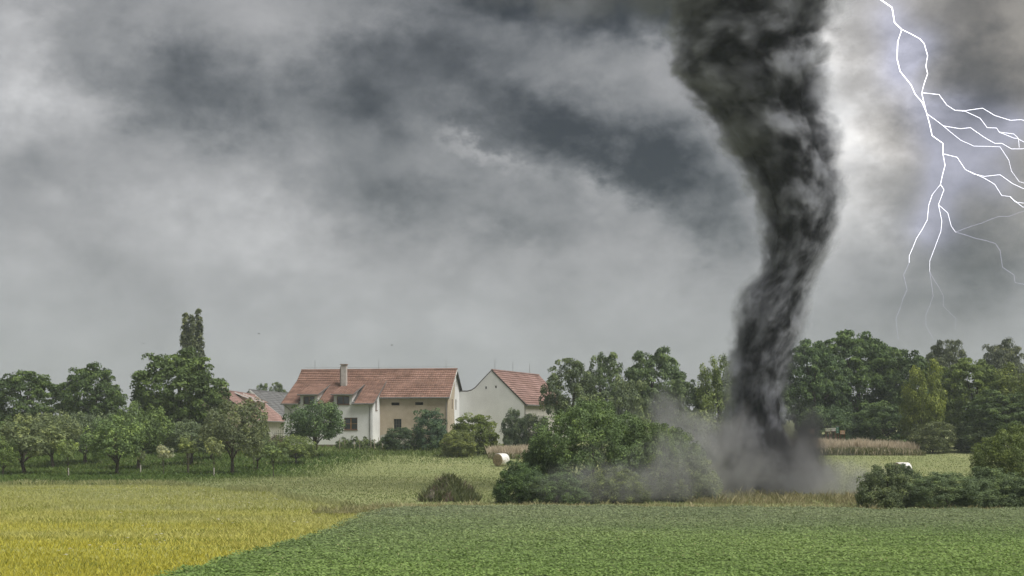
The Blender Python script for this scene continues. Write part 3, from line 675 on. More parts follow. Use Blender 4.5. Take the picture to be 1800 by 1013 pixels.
def wall_poly(name, poly, holes, axis_o, axis_u, nrm, mat, parent, th=.35, reveal=.16, kind=None):
    """flat wall from a 2-D outline (u, z) with rectangular openings; nrm points outward; openings get reveals"""
    o = Vector(axis_o); u = Vector(axis_u).normalized(); n = Vector(nrm).normalized(); up = Vector((0, 0, 1))
    P = [Vector(p) for p in poly]; E = [(i, (i + 1) % len(poly)) for i in range(len(poly))]
    for (u0, u1, z0, z1) in holes:
        k = len(P); P += [Vector((u0, z0)), Vector((u1, z0)), Vector((u1, z1)), Vector((u0, z1))]; E += [(k, k + 1), (k + 1, k + 2), (k + 2, k + 3), (k + 3, k)]
    vs_, _, fs, *_ = delaunay_2d_cdt(P, E, [], 1, 1e-5)
    b = MB()
    for f in fs:
        c = sum((vs_[i] for i in f), Vector((0, 0))) / len(f)
        if any(h[0] < c.x < h[1] and h[2] < c.y < h[3] for h in holes): continue
        b.poly([o + u * vs_[i].x + up * vs_[i].y for i in f])
    for (u0, u1, z0, z1) in holes:
        q = [(u0, z0), (u1, z0), (u1, z1), (u0, z1)]
        for i in range(4):
            a, c = q[i], q[(i + 1) % 4]
            A = o + u * a[0] + up * a[1]; C = o + u * c[0] + up * c[1]
            b.poly([A, C, C - n * (reveal + .05), A - n * (reveal + .05)])
    me = b.mesh(name, mat, fix=False)
    bm = bmesh.new(); bm.from_mesh(me); bmesh.ops.remove_doubles(bm, verts=bm.verts, dist=1e-4); bmesh.ops.recalc_face_normals(bm, faces=bm.faces); bm.to_mesh(me); bm.free()
    ob = link(name, me, parent)
    return ob
def window(parent, o, u, n, rect, mat, cols=2, rows=1, sill=True, depth=.10, fw=.07, mull=None, flat=False):
    """a window part (its frame mesh) with mullions, panes and sill as sub-parts, set back in its opening"""
    o = Vector(o); u = Vector(u).normalized(); n = Vector(n).normalized(); up = Vector((0, 0, 1)); u0, u1, z0, z1 = rect
    def bar(b, a0, a1, c0, c1, d0, d1):
        pts = [o + u * a + up * c - n * d for d in (d0, d1) for a, c in ((a0, c0), (a1, c0), (a1, c1), (a0, c1))]
        k = len(b.v); b.v += [tuple(p) for p in pts]
        for f in ((0, 1, 2, 3), (7, 6, 5, 4), (0, 4, 5, 1), (1, 5, 6, 2), (2, 6, 7, 3), (3, 7, 4, 0)): b.f.append(tuple(k + i for i in f)); b.t.append(.5)
    e = .004; b = MB(); d0, d1 = depth, depth + .08
    bar(b, u0 + e, u0 + fw, z0 + e, z1 - e, d0, d1); bar(b, u1 - fw, u1 - e, z0 + e, z1 - e, d0, d1)
    bar(b, u0 + fw, u1 - fw, z0 + e, z0 + fw, d0, d1); bar(b, u0 + fw, u1 - fw, z1 - fw, z1 - e, d0, d1)
    w = b.build('window', mat, parent)
    if flat: w, wf = parent, w
    cw = (u1 - u0 - 2 * fw) / cols; rh = (z1 - z0 - 2 * fw) / rows
    for i in range(1, cols):
        x = u0 + fw + i * cw; m = MB(); bar(m, x - .05, x + .05, z0 + fw, z1 - fw, d0 + .005, d1 - .005); m.build('mullion', mull or mat, w)
    for j in range(1, rows):
        z = z0 + fw + j * rh; m = MB(); bar(m, u0 + fw, u1 - fw, z - .02, z + .02, d0 + .02, d1 - .02); m.build('glazing_bar', mull or mat, w)
    for i in range(cols):
        m = MB(); g0 = .05 if i else 0; g1 = .05 if i < cols - 1 else 0
        bar(m, u0 + fw + i * cw + g0, u0 + fw + (i + 1) * cw - g1, z0 + fw, z1 - fw, d0 + .035, d0 + .045); m.build('pane', M_GLASS, w)
    if sill:
        m = MB(); bar(m, u0 - .06, u1 + .06, z0 - .06, z0 - e, -.07, depth + .05); m.build('sill', mat, w)
    return w
def tiles(parent, p_eave_l, p_eave_r, p_ridge_l, p_ridge_r, nu, nv, mat, lip=.045, wave=.03, name='roof_tiles', curve=0.0, skip=None):
    """courses of overlapping pantiles over a (possibly tapering, slightly sagging) roof slope"""
    A, B, C, D = map(Vector, (p_eave_l, p_eave_r, p_ridge_l, p_ridge_r))
    n = (B - A).cross(C - A).normalized()
    if n.z < 0: n = -n
    rr = random.Random(hash(name) % 999 + nu); b = MB()
    def P(s, t, h):
        p = A.lerp(B, s).lerp(C.lerp(D, s), t); return p + n * (h - curve * math.sin(math.pi * t) - .012 * math.sin(s * 9) )
    # underlay deck
    for j in range(nv):
        for i in range(nu):
            tn = min(1, max(0, rr.gauss(.5, .22))); dz = rr.uniform(-.006, .006)
            s0, s1 = i / nu, (i + 1) / nu; t0, t1 = j / nv, (j + 1) / nv + .15 / nv
            sm = s0 + (s1 - s0) * .45
            if skip and skip(P((s0 + s1) / 2, (t0 + t1) / 2, 0)): continue
            lo = [P(s0, t0, lip + dz), P(sm, t0, lip + wave + dz), P(s1, t0, lip + dz)]
            hi = [P(s0, min(t1, 1.0), .0), P(sm, min(t1, 1.0), wave), P(s1, min(t1, 1.0), .0)]
            fo = [P(s0, t0, -.005), P(s1, t0, -.005)]
            k = len(b.v); b.v += [tuple(v) for v in lo + hi + fo]
            b.f += [(k, k + 1, k + 4, k + 3), (k + 1, k + 2, k + 5, k + 4), (k, k + 6, k + 7, k + 2, k + 1)]; b.t += [tn] * 3
    o = b.build(name, mat, parent, kind='stuff'); return o
def ridge_caps(parent, p0, p1, n, mat, r=.13):
    p0, p1 = Vector(p0), Vector(p1); b = MB(); d = (p1 - p0).normalized(); side = d.cross(Vector((0, 0, 1))).normalized()
    for i in range(n):
        a = p0.lerp(p1, i / n); c = p0.lerp(p1, (i + 1.08) / n); tn = .3 + .4 * ((i * 37) % 10) / 10
        for q, (pp, rad) in enumerate(((a, r * 1.15), (c, r))):
            for k in range(5):
                t = math.pi * k / 4; b.v.append(tuple(pp + side * math.cos(t) * rad + Vector((0, 0, math.sin(t) * rad - .02))))
        m = len(b.v) - 10
        for k in range(4): b.f.append((m + k, m + k + 1, m + 6 + k, m + 5 + k)); b.t.append(tn)
        b.f.append(tuple(m + k for k in range(5))); b.t.append(tn)
    return b.build('ridge_tiles', mat, parent, kind='stuff')
def rod(parent, p, h=1.2):
    b = MB(); b.tube([p, (p[0], p[1], p[2] + h)], [.03, .018], 5); return b.build('lightning_rod', M_ZINC, parent)
def gutter(parent, a, c, r=.08):
    b = MB(); b.tube([a, c], r, 8); return b.build('gutter', M_ZINC, parent)

# ---- farmhouse: a long house with a white wing brought forward on its left end.
# local frame: x along the front (right end = 0, left negative), y into the house, z up
TH = R(10)
fx, fd = at(787, 170), 170.0
FH = empty('farmhouse', (fx, fd, tz(fx, fd)), -TH)
tag(FH, 'long red-tiled farmhouse with white dormered wing and tan plastered end', 'house')
GZ = tz(fx, fd)
EZ, RZ, WZ = 7.95 - GZ, 11.42 - GZ, 7.34 - GZ              # main eaves, ridge, wing eaves above local ground
DEP, XW, XL, YF = 8.0, -8.36, -19.26, -3.3                 # house depth, wing right side, left end, wing front
BK, BZ = 2.43, 10.14 - GZ                                  # where the wing roof leaves the main roof
o0 = (0, 0, 0)
# main front (tan)
slit = [(-6.95, -5.95, 4.95, 5.30), (-4.0, -3.02, 4.98, 5.33)]; mw = (-6.65, -5.70, 1.95, 3.32)
wall_poly('wall', [(XW, -.6), (0, -.6), (0, EZ + .05), (XW, EZ + .05)], slit + [mw], o0, (1, 0, 0), (0, -1, 0), M_TAN, FH)['label'] = 'tan plastered front wall'
for s in slit:
    v = MB().box(s[0] + .004, s[1] - .004, .12, .16, s[2] + .004, s[3] - .004).build('vent', M_DARK, FH)
    for k in range(1, 6):
        x = s[0] + (s[1] - s[0]) * k / 6; MB().box(x - .015, x + .015, .08, .119, s[2] + .01, s[3] - .01).build('bar', M_DARKTRIM, v)
window(FH, o0, (1, 0, 0), (0, -1, 0), mw, M_DARKTRIM, 3, 4, sill=False, fw=.04)
# bare cement repair along the foot of the tan wall
MB().slab([(-8.3, -.02, -.3), (-5.3, -.02, -.3), (-4.2, -.02, 1.05), (-5.0, -.02, 1.45), (-6.4, -.02, 1.3), (-7.2, -.02, 1.6), (-8.3, -.02, 1.35)], (0, -1, 0), .018).build('cement_patch', M_GREYP, FH)
# right gable: tan towards the front, white towards the back, with a wavy join
def gz(y): return EZ + (RZ - EZ) * (1 - abs(y - 4) / 4.3) - .03
gwin = [(2.3, 2.85, 4.55, 5.75), (4.35, 4.95, 4.45, 5.75), (3.3, 3.7, 7.3, 8.0), (4.5, 4.9, 7.3, 8.0)]
split = [(4.1, -.6), (4.15, 1.2), (4.05, 2.4), (3.7, 3.4), (3.6, 4.6), (3.75, 5.9), (3.95, 6.7), (4.0, 8.2)]
pf = [(0, -.6)] + split + [(4.0, gz(4.0)), (0, gz(0))]
pb = [(8, -.6), (8, gz(8)), (4.0, gz(4.0))] + list(reversed(split))
gx = (0, 0, 0)
wall_poly('wall', pf, [gwin[0], gwin[2]], gx, (0, 1, 0), (1, 0, 0), M_TAN, FH)['label'] = 'tan front half of the gable'
wall_poly('wall', pb, [gwin[1], gwin[3]], gx, (0, 1, 0), (1, 0, 0), M_WHITE, FH)['label'] = 'white rear half of the gable'
for w in gwin: window(FH, gx, (0, 1, 0), (1, 0, 0), w, M_BROWN, 1 if w[2] > 7 else 2, 1, sill=False, fw=.05, depth=.08)
# rear and left walls
wall_poly('wall', [(XL, -.6), (0, -.6), (0, EZ), (XL, EZ)], [], (0, DEP, 0), (1, 0, 0), (0, 1, 0), M_WHITE, FH)
wall_poly('wall', [(YF, -.6), (8, -.6), (8, gz(8)), (4, gz(4)), (BK, BZ - .05), (YF, WZ)], [], (XL, 0, 0), (0, 1, 0), (-1, 0, 0), M_WHITE, FH)
# wing front (white) and wing side
ww = (-13.05 + 1.18, -11.4 + 1.18, 2.0, 3.45)
d1, d2 = (-16.9, -15.5), (-12.75, -11.2)                   # dormer windows
wall_poly('wall', [(XL, .25), (XW, .25), (XW, WZ + .02), (d2[1] + .3, WZ + .02), (d2[1] + .3, WZ - .40), (d2[0] - .3, WZ - .40), (d2[0] - .3, WZ + .02), (d1[1] + .3, WZ + .02), (d1[1] + .3, WZ - .40), (d1[0] - .3, WZ - .40), (d1[0] - .3, WZ + .02), (XL, WZ + .02)], [ww], (0, YF, 0), (1, 0, 0), (0, -1, 0), M_WHITE, FH)['label'] = 'white plastered wing front'
MB().box(XL + .02, XW - .02, YF + .03, YF + .3, -.8, .25).build('plinth', M_STONE, FH)
window(FH, (0, YF, 0), (1, 0, 0), (0, -1, 0), ww, M_BROWN, 2, 2, mull=M_HONEY, fw=.10)
sw = (-2.05, -1.25, 4.35, 5.95)
wall_poly('wall', [(YF, .25), (0, .25), (0, EZ), (1.9, 9.75 - GZ + .1), (YF, WZ - .02)], [sw], (XW, 0, 0), (0, 1, 0), (1, 0, 0), M_WHITE, FH)['label'] = 'white side wall of the wing'
window(FH, (XW, 0, 0), (0, 1, 0), (1, 0, 0), sw, M_BROWN, 1, 2, fw=.08)
# roofs
OV = .3
slope = (BZ - WZ) / (BK - YF); DSL = .262; DEY, DEZ = YF - .5, WZ + .86
DTY = (DEZ - DSL * DEY - (WZ - slope * YF)) / (slope - DSL)
def wz(y): return WZ + slope * (y - YF) - .05
roofdeck = MB()
deck = [((XW - .1, -OV, EZ - .06), (OV, -OV, EZ - .06), (OV, 4, RZ - .06), (XW - .1, 4, RZ - .06)),
        ((XL - OV, BK, BZ - .06), (XW, BK, BZ - .06), (XW, 4, RZ - .06), (XL - OV, 4, RZ - .06)),
        ((XL - OV, DTY - .3, wz(DTY - .3)), (XW + .25, DTY - .3, wz(DTY - .3)), (XW + .25, BK, BZ - .06), (XL - OV, BK, BZ - .06)),
        ((OV, DEP + OV, EZ - .06), (XL - OV, DEP + OV, EZ - .06), (XL - OV, 4, RZ - .06), (OV, 4, RZ - .06))]
for a, c in ((XL - OV, d1[0] - .36), (d1[1] + .36, d2[0] - .36), (d2[1] + .36, XW + .25)):
    deck.append(((a, YF - .4, wz(YF - .4)), (c, YF - .4, wz(YF - .4)), (c, DTY - .3, wz(DTY - .3)), (a, DTY - .3, wz(DTY - .3))))
for q in deck:
    nn = (Vector(q[1]) - Vector(q[0])).cross(Vector(q[3]) - Vector(q[0]))
    roofdeck.slab(q, nn if nn.z > 0 else -nn, .10)
rf = roofdeck.build('roof', M_DARKTRIM, FH)
def up(p, h=.0): return (p[0], p[1], p[2] + h)
tiles(rf, (XW - .1, -OV - .05, EZ - .08), (OV, -OV - .05, EZ - .08), (XW - .1, 4, RZ - .02), (OV, 4, RZ - .02), 31, 15, M_TILE, lip=.065)
tiles(rf, (XL - OV, BK - .1, BZ - .07), (XW - .1, BK - .1, BZ - .07), (XL - OV, 4, RZ - .02), (XW - .1, 4, RZ - .02), 38, 6, M_TILE, lip=.09)
tiles(rf, (XL - OV, YF - .45, WZ - .24), (XW + .25, YF - .45, WZ - .24), (XL - OV, BK, BZ - .03), (XW + .25, BK, BZ - .03), 38, 18, M_TILE, lip=.065, skip=lambda p: any(a - .55 < p.x < c + .55 and p.y < DTY - .1 for a, c in (d1, d2)))
tiles(rf, (OV, DEP + OV, EZ - .08), (XL - OV, DEP + OV, EZ - .08), (OV, 4, RZ - .02), (XL - OV, 4, RZ - .02), 40, 12, M_TILE)
ridge_caps(rf, (XL - OV, 4, RZ), (OV, 4, RZ), 54, M_TILE)
b = MB(); b.slab([(OV + .02, -OV - .02, EZ - .12), (OV + .02, 4, RZ - .05), (OV + .02, 4, RZ - .28), (OV + .02, -OV - .02, EZ - .34)], (1, 0, 0), .05)
b.build('barge_board', M_WHITETRIM, rf)
b = MB(); b.slab([(OV + .02, DEP + OV, EZ - .12), (OV + .02, 4, RZ - .05), (OV + .02, 4, RZ - .30), (OV + .02, DEP + OV, EZ - .36)], (1, 0, 0), .05)
b.build('barge_board', M_DARKTRIM, rf)
b = MB(); b.slab([(XW + .27, YF - .42, WZ - .22), (XW + .27, BK, BZ - .03), (XW + .27, BK, BZ - .20), (XW + .27, YF - .42, WZ - .42)], (1, 0, 0), .04)
b.build('barge_board', M_ZINC, rf)
gutter(FH, (XW + .1, -OV - .12, EZ - .14), (OV, -OV - .12, EZ - .14))
gutter(FH, (XL - OV, YF - .52, WZ - .30), (d1[0] - .5, YF - .52, WZ - .30)); gutter(FH, (d1[1] + .45, YF - .52, WZ - .30), (d2[0] - .45, YF - .52, WZ - .30)); gutter(FH, (d2[1] + .45, YF - .52, WZ - .30), (XW + .25, YF - .52, WZ - .30))
def pipe(pts): return MB().tube(pts, .055, 7).build('downpipe', M_ZINC, FH)
pipe([(XW - .3, YF - .5, WZ - .35), (XW - .3, YF - .45, WZ - .55), (XW - .3, YF - .09, WZ - 1.0), (XW - .3, YF - .09, -.5)])
pipe([(XL + .05, YF - .5, WZ - .35), (XL + .5, YF - .09, WZ - .75), (XL + .85, YF - .09, WZ - 1.1), (XL + .85, YF - .09, -.2)])
pipe([(-.15, -OV - .1, EZ - .2), (-.15, -.1, EZ - .7), (-.15, -.1, -.3)])
# dormers: window in the wall plane, shed roof rising back into the wing roof
for (xa, xb) in (d1, d2):
    dz1 = WZ + .66
    de = wall_poly('dormer', [(xa - .35, WZ - .42), (xb + .35, WZ - .42), (xb + .35, dz1 + .22), (xa - .35, dz1 + .22)], [(xa, xb, WZ - .33, dz1)], (0, YF - .03, 0), (1, 0, 0), (0, -1, 0), M_WHITE, FH)
    wn = window(de, (0, YF - .03, 0), (1, 0, 0), (0, -1, 0), (xa, xb, WZ - .33, dz1), M_BROWN, 2, 1, fw=.09, flat=True)
    ey, ez, sl, ty = DEY, DEZ, DSL, DTY; tzz = ez + sl * (ty - ey)
    x0, x1 = xa - .6, xb + .6
    b = MB(); b.slab([(x0, ey, ez), (x1, ey, ez), (x1, ty, tzz), (x0, ty, tzz)], (0, -sl, 1), .12); b.build('dormer_roof', M_DARKTRIM, de)
    tiles(de, (x0, ey - .03, ez), (x1, ey - .03, ez), (x0, ty, tzz + .02), (x1, ty, tzz + .02), 9, 12, M_TILE, lip=.04, name='dormer_tiles')
    for xc in (xa - .35, xb + .33):
        b = MB(); b.slab([(xc, YF, WZ - .1), (xc, YF, ez + .02), (xc, ty - .15, tzz - .14)], (1, 0, 0), .02); b.build('dormer_cheek', M_WHITETRIM, de)
    b = MB(); b.slab([(x1 + .03, ey, ez + .05), (x1 + .03, ty, tzz + .07), (x1 + .03, ty, tzz - .1), (x1 + .03, ey, ez - .14)], (1, 0, 0), .03); b.build('barge_board', M_ZINC, de)
    gutter(de, (x0, ey - .09, ez - .04), (x1, ey - .09, ez - .04), .06)
# chimney standing in the wing roof
cx0 = -13.0; cyy = .55
ch = MB().box(cx0 - .31, cx0 + .31, cyy - .28, cyy + .28, WZ + .5, RZ + .42).build('chimney', M_CHIM, FH)
MB().box(cx0 - .40, cx0 + .40, cyy - .37, cyy + .37, RZ + .425, RZ + .56).build('chimney_cap', M_STONE, ch)
MB().box(cx0 - .62, cx0 - .315, cyy + .32, cyy + .75, WZ + 1.5, RZ + .30).build('chimney_flue', M_CHIM, ch)
for x in (-17.8, -9.6, -1.1): rod(FH, (x, 4, RZ + .1))
b = MB(); b.tube([(XL, 4, RZ + .30), (0, 4, RZ + .30)], .012, 4); b.build('conductor_wire', M_ZINC, FH)

# ---- barn with its white gable towards the camera
BT = R(20); bx, bd = at(865, 175), 175.0; bg = tz(bx, bd)
BN = empty('barn', (bx, bd, bg), -BT); tag(BN, 'white gabled barn with a red tiled roof next to the farmhouse', 'barn')
HW, BL = 4.2, 17.6; bE, bR = 7.38 - bg, 11.33 - bg; bLz = 8.72 - bg
out = [(-4.45, -.6), (HW, -.6), (HW, bE), (0, bR), (-.9, bR - .86), (-1.7, bR - 1.66), (-2.25, bR - 2.2), (-2.75, bLz + .12), (-3.3, bLz), (-4.45, bLz)]
vents = [(-.92, -.70, bR - 2.3, bR - 1.98), (.38, .60, bR - 2.22, bR - 1.9)]
wall_poly('wall', out, vents, o0, (1, 0, 0), (0, -1, 0), M_WHITE, BN)['label'] = 'white gable wall with a swept coping'
for v in vents: MB().box(v[0] + .004, v[1] - .004, .15, .18, v[2] + .004, v[3] - .004).build('vent', M_DARK, BN)
wall_poly('wall', [(0, -.6), (BL, -.6), (BL, bE), (0, bE)], [(6.2, 9.2, -.2, 3.4)], (HW, 0, 0), (0, 1, 0), (1, 0, 0), M_GREYP, BN)
MB().box(HW - .4, HW - .35, 6.25, 9.15, -.2, 3.38).build('door', M_DARKTRIM, BN)
wall_poly('wall', [(-HW, -.6), (HW, -.6), (HW, bE), (0, bR), (-HW, bE)], [], (0, BL, 0), (1, 0, 0), (0, 1, 0), M_WHITE, BN)
b = MB()
b.slab([(HW + .25, .08, bE - .30), (HW + .25, BL + .2, bE - .30), (0, BL + .2, bR - .06), (0, .08, bR - .06)], (.68, 0, .73), .10)
b.slab([(-HW - .25, .35, bE - .30), (-HW - .25, BL + .2, bE - .30), (0, BL + .2, bR - .06), (0, .35, bR - .06)], (-.68, 0, .73), .10)
rf = b.build('roof', M_DARKTRIM, BN)
tiles(rf, (HW + .3, .08, bE - .32), (HW + .3, BL + .2, bE - .32), (0, .08, bR), (0, BL + .2, bR), 46, 15, M_TILE2, lip=.08, curve=.05)
tiles(rf, (-HW - .3, BL + .2, bE - .32), (-HW - .3, .35, bE - .32), (0, BL + .2, bR), (0, .35, bR), 30, 12, M_TILE2)
ridge_caps(rf, (0, -.05, bR + .03), (0, BL + .2, bR + .03), 44, M_TILE2)
b = MB(); b.slab([(HW + .3, -.05, bE - .30), (0, -.05, bR + .04), (0, -.05, bR - .16), (HW + .3, -.05, bE - .52)], (0, -1, 0), .12); b.build('verge', M_DARKTRIM, rf)
cop = [(0, bR + .03), (-.9, bR - .82), (-1.7, bR - 1.62), (-2.25, bR - 2.16), (-2.75, bLz + .16), (-3.3, bLz + .04), (-4.45, bLz + .04)]
b = MB(); b.tube([(x, .1, z) for x, z in cop], .11, 6); b.build('coping', M_DARKTRIM, BN)
gutter(BN, (HW + .36, .1, bE - .36), (HW + .36, BL, bE - .36)); MB().tube([(HW + .3, .12, bE - .4), (HW + .08, .1, bE - .9), (HW + .08, .1, -.4)], .05, 6).build('downpipe', M_ZINC, BN)
for y in (1.0, 7.5, 14.0): rod(BN, (0, y, bR + .1), 1.3)

# ---- red-roofed annex and grey-roofed house behind: ridges running away, slopes turned to the right
def row_house(name, label, px0, d0, d1, rdx, rz, ez, run, tile, trim, dorm=False, nu=50):
    x0 = at(px0, d0); g = tz(x0, d0); ang = -math.atan2(rdx, d1 - d0); L = math.hypot(rdx, d1 - d0)
    e = empty(name, (x0, d0, g), ang); tag(e, label, 'house'); r, z = rz - g, ez - g
    wall_poly('wall', [(-run, -1), (run - .5, -1), (run - .5, z + .1), (0, r - .1), (-run, z)], [], (0, 0, 0), (1, 0, 0), (0, -1, 0), M_TAN if dorm else M_WHITE, e)
    wall_poly('wall', [(-run, -1), (run - .5, -1), (run - .5, z + .1), (0, r - .1), (-run, z)], [], (0, L, 0), (1, 0, 0), (0, 1, 0), M_WHITE, e)
    doors = [(L - 3.2, L - 1.0, -1, 2.2)] if dorm else []
    wall_poly('wall', [(0, -1), (L, -1), (L, z), (0, z)], [], (run - .5, 0, 0), (0, 1, 0), (1, 0, 0), M_GREYP if dorm else M_WHITE, e)
    nn = Vector((r - z, 0, run)); b = MB()
    b.slab([(run, -.2, z), (run, L + .2, z), (0, L + .2, r), (0, -.2, r)], nn, .12)
    b.slab([(-run, -.2, z), (-run, L + .2, z), (0, L + .2, r), (0, -.2, r)], (-nn.x, 0, nn.z), .12)
    rf = b.build('roof', M_DARKTRIM, e)
    tiles(rf, (run + .05, -.2, z + .01), (run + .05, L + .2, z + .01), (0, -.2, r + .03), (0, L + .2, r + .03), nu, 15, tile, lip=.045)
    ridge_caps(rf, (0, -.2, r + .03), (0, L + .2, r + .03), nu // 2, tile)
    for yy_ in ((L + .22,) if dorm else (-.24, L + .22)):
        b = MB(); b.slab([(run + .05, yy_, z + .07), (0, yy_, r + .10), (0, yy_, r - .22), (run + .05, yy_, z - .25)], (0, -1, 0), .14); b.build('barge_board', trim, rf)
    gutter(e, (run + .12, -.2, z - .03), (run + .12, L, z - .03))
    if dorm:
        for (y0, y1) in ((9.5, 12.5), (16.0, 19.0)):
            xo = run * .62; zt = z + (r - z) * .70; zb = z + (r - z) * (1 - .62) - .05
            dm = wall_poly('dormer', [(y0, zb), (y1, zb), (y1, zt), (y0, zt)], [(y0 + .4, y1 - .4, zb + .2, zt - .15)], (xo, 0, 0), (0, 1, 0), (1, 0, 0), M_TAN, e)
            window(dm, (xo, 0, 0), (0, 1, 0), (1, 0, 0), (y0 + .4, y1 - .4, zb + .2, zt - .15), M_WHITETRIM, 2, 1, flat=True)
            for y in (y0, y1):
                b = MB(); b.slab([(xo, y, zb), (xo, y, zt), (run * .12, y, r - (r - z) * .12), (run * .14, y, r - (r - z) * .16)], (0, -1, 0), .06); b.build('dormer_cheek', M_TAN, dm)
            b = MB(); b.slab([(xo + .35, y0 - .3, zt - .05), (xo + .35, y1 + .3, zt - .05), (run * .1, y1 + .3, r - .05), (run * .1, y0 - .3, r - .05)], (.25, 0, 1), .10); b.build('dormer_roof', M_TILE2, dm)
            b = MB(); b.slab([(xo + .37, y0 - .32, zt + .0), (run * .1, y0 - .32, r - .02), (run * .1, y0 - .32, r - .2), (xo + .37, y0 - .32, zt - .2)], (0, -1, 0), .05); b.build('barge_board', M_WHITETRIM, dm)
    return e
AX = row_house('annex_house', 'red-tiled annex with tan dormers behind the twiggy fruit tree', 383, 182, 210, -.4, 9.12, 5.15, 4.9, M_TILE2, M_WHITETRIM, True, 80)
MB().box(-.35, .25, 4.2, 4.9, 4.5, 9.12 - 2.1 + .75).build('chimney', M_CHIM, AX)
row_house('grey_roof_house', 'grey-roofed house between the red annex and the white farmhouse', 439, 212, 243, 3.0, 9.92, 5.55, 5.0, M_SLATE, M_WHITETRIM, False, 60)
# ------------------------------------------------------------------ small things on the land
# round bales
M_STRAW = plain('straw', (.30, .23, .14), .95, .3, 9, bump=.8, c2=(.40, .32, .20))
def net_mat():
    m, g, out = mat_new('net_wrap'); p = g.new('ShaderNodeBsdfPrincipled'); g.l.new(p.outputs[0], out.inputs[0])
    co = g.new('ShaderNodeTexCoord').outputs['Object']
    n = g.noise(co, 3.0, 4, .6); cc = g.mix(g.ramp(n, .52, .66), (.72, .71, .68), (.40, .34, .24))
    g.l.new(cc, p.inputs['Base Color']); p.inputs['Roughness'].default_value = .55; return m
M_NET = net_mat()
def bale(px, d, rz, label):
    x = at(px, d); r, L = .63, 1.22
    e = empty('round_bale', (x, d, tz(x, d)), rz); tag(e, label, 'hay bale', 'round hay bales')
    n = 40; V, Fq = [], []; rr = random.Random(px)
    prof = [(-.5, .0), (-.5, .3), (-.5, .62), (-.5, .90), (-.47, .985)]
    # straw core with spiral end faces
    b = MB(); rings = [(-.5, .05), (-.505, .25), (-.49, .45), (-.505, .65), (-.49, .85), (-.47, .955), (.47, .955), (.49, .85), (.505, .65), (.49, .45), (.505, .25), (.5, .05)]
    for (t, q) in rings:
        for i in range(n):
            a = 2 * math.pi * i / n; w = r * q * (1 + .02 * rr.uniform(-1, 1))
            z = r + math.sin(a) * w
            b.v.append((math.cos(a) * w, t * L + rr.uniform(-.012, .012), max(.0, z)))
    for j in range(len(rings) - 1):
        for i in range(n): b.f.append((j * n + i, j * n + (i + 1) % n, (j + 1) * n + (i + 1) % n, (j + 1) * n + i)); b.t.append(.5)
    b.f.append(tuple(range(n))); b.f.append(tuple(range((len(rings) - 1) * n, len(rings) * n))); b.t += [.5, .5]
    b.build('straw_core', M_STRAW, e)
    b = MB()
    for t in (-.46, -.44, -.2, 0, .2, .44, .46):
        for i in range(n):
            a = 2 * math.pi * i / n; w = r * (.965 if abs(t) == .46 else 1.0) * (1 + .008 * rr.uniform(-1, 1)); b.v.append((math.cos(a) * w, t * L, max(-.005, r + math.sin(a) * w)))
    for j in range(6):
        for i in range(n): b.f.append((j * n + i, j * n + (i + 1) % n, (j + 1) * n + (i + 1) % n, (j + 1) * n + i)); b.t.append(.5)
    b.build('net_wrap', M_NET, e, smooth=True)
bale(881, 139, R(-38), 'round straw bale in white net wrap beside the low dark hedge bush')
bale(1586, 121, R(-70), 'round bale in white net wrap hidden behind the right-hand hedge')
# beehives before the wood
def hive(px, py, d, w, h, rgb, label, legs=True):
    x = at(px, d); z1 = zpx(py, d); g = tz(x, d)
    e = empty('beehive', (x, d, g), random.Random(px).uniform(-.2, .2)); tag(e, label, 'beehive', 'beehives at the edge of the wood')
    m = plain('hive_paint_%d' % px, rgb, .7, .15, 5); z1 -= g; z0 = z1 - h
    nb = 3 if h > .7 else 2
    for k in range(nb):
        a = z0 + (h - .08) * k / nb; c = z0 + (h - .08) * (k + 1) / nb - .012
        bx_ = MB().box(-w / 2, w / 2, -w / 2, w / 2, a, c).build('hive_box', m, e)
        MB().box(-.07, .07, -w / 2 - .025, -w / 2 - .001, (a + c) / 2 - .015, (a + c) / 2 + .015).build('handle', M_WHITETRIM, bx_)
    MB().box(-w / 2 - .04, w / 2 + .04, -w / 2 - .04, w / 2 + .04, z1 - .09, z1).build('lid', M_ZINC if h > .7 else m, e)
    MB().box(-w / 2 - .02, w / 2 + .02, -w / 2 - .10, w / 2 + .02, z0 - .06, z0 - .004).build('floor_board', M_BROWN, e)
    for sx in (-1, 1):
        for sy in (-1, 1): MB().box(sx * w * .42 - .03, sx * w * .42 + .03, sy * w * .42 - .03, sy * w * .42 + .03, -.1, z0 - .061).build('leg', M_BROWN, e)
hive(1426, 755, 164, .48, .5, (.42, .30, .20), 'tan beehive nearest to the whirlwind')
hive(1455, 753, 164, .52, .36, (.52, .55, .42), 'pale yellow-green wide beehive left of the white one')
hive(1465, 752.5, 164.4, .45, .36, (.60, .60, .55), 'white beehive between the pale wide one and the tall green one')
hive(1472, 749, 164.8, .30, .85, (.05, .16, .10), 'tall narrow green beehive')
hive(1481, 757, 163.4, .52, .40, (.50, .34, .22), 'orange-tan beehive right of the tall green one')
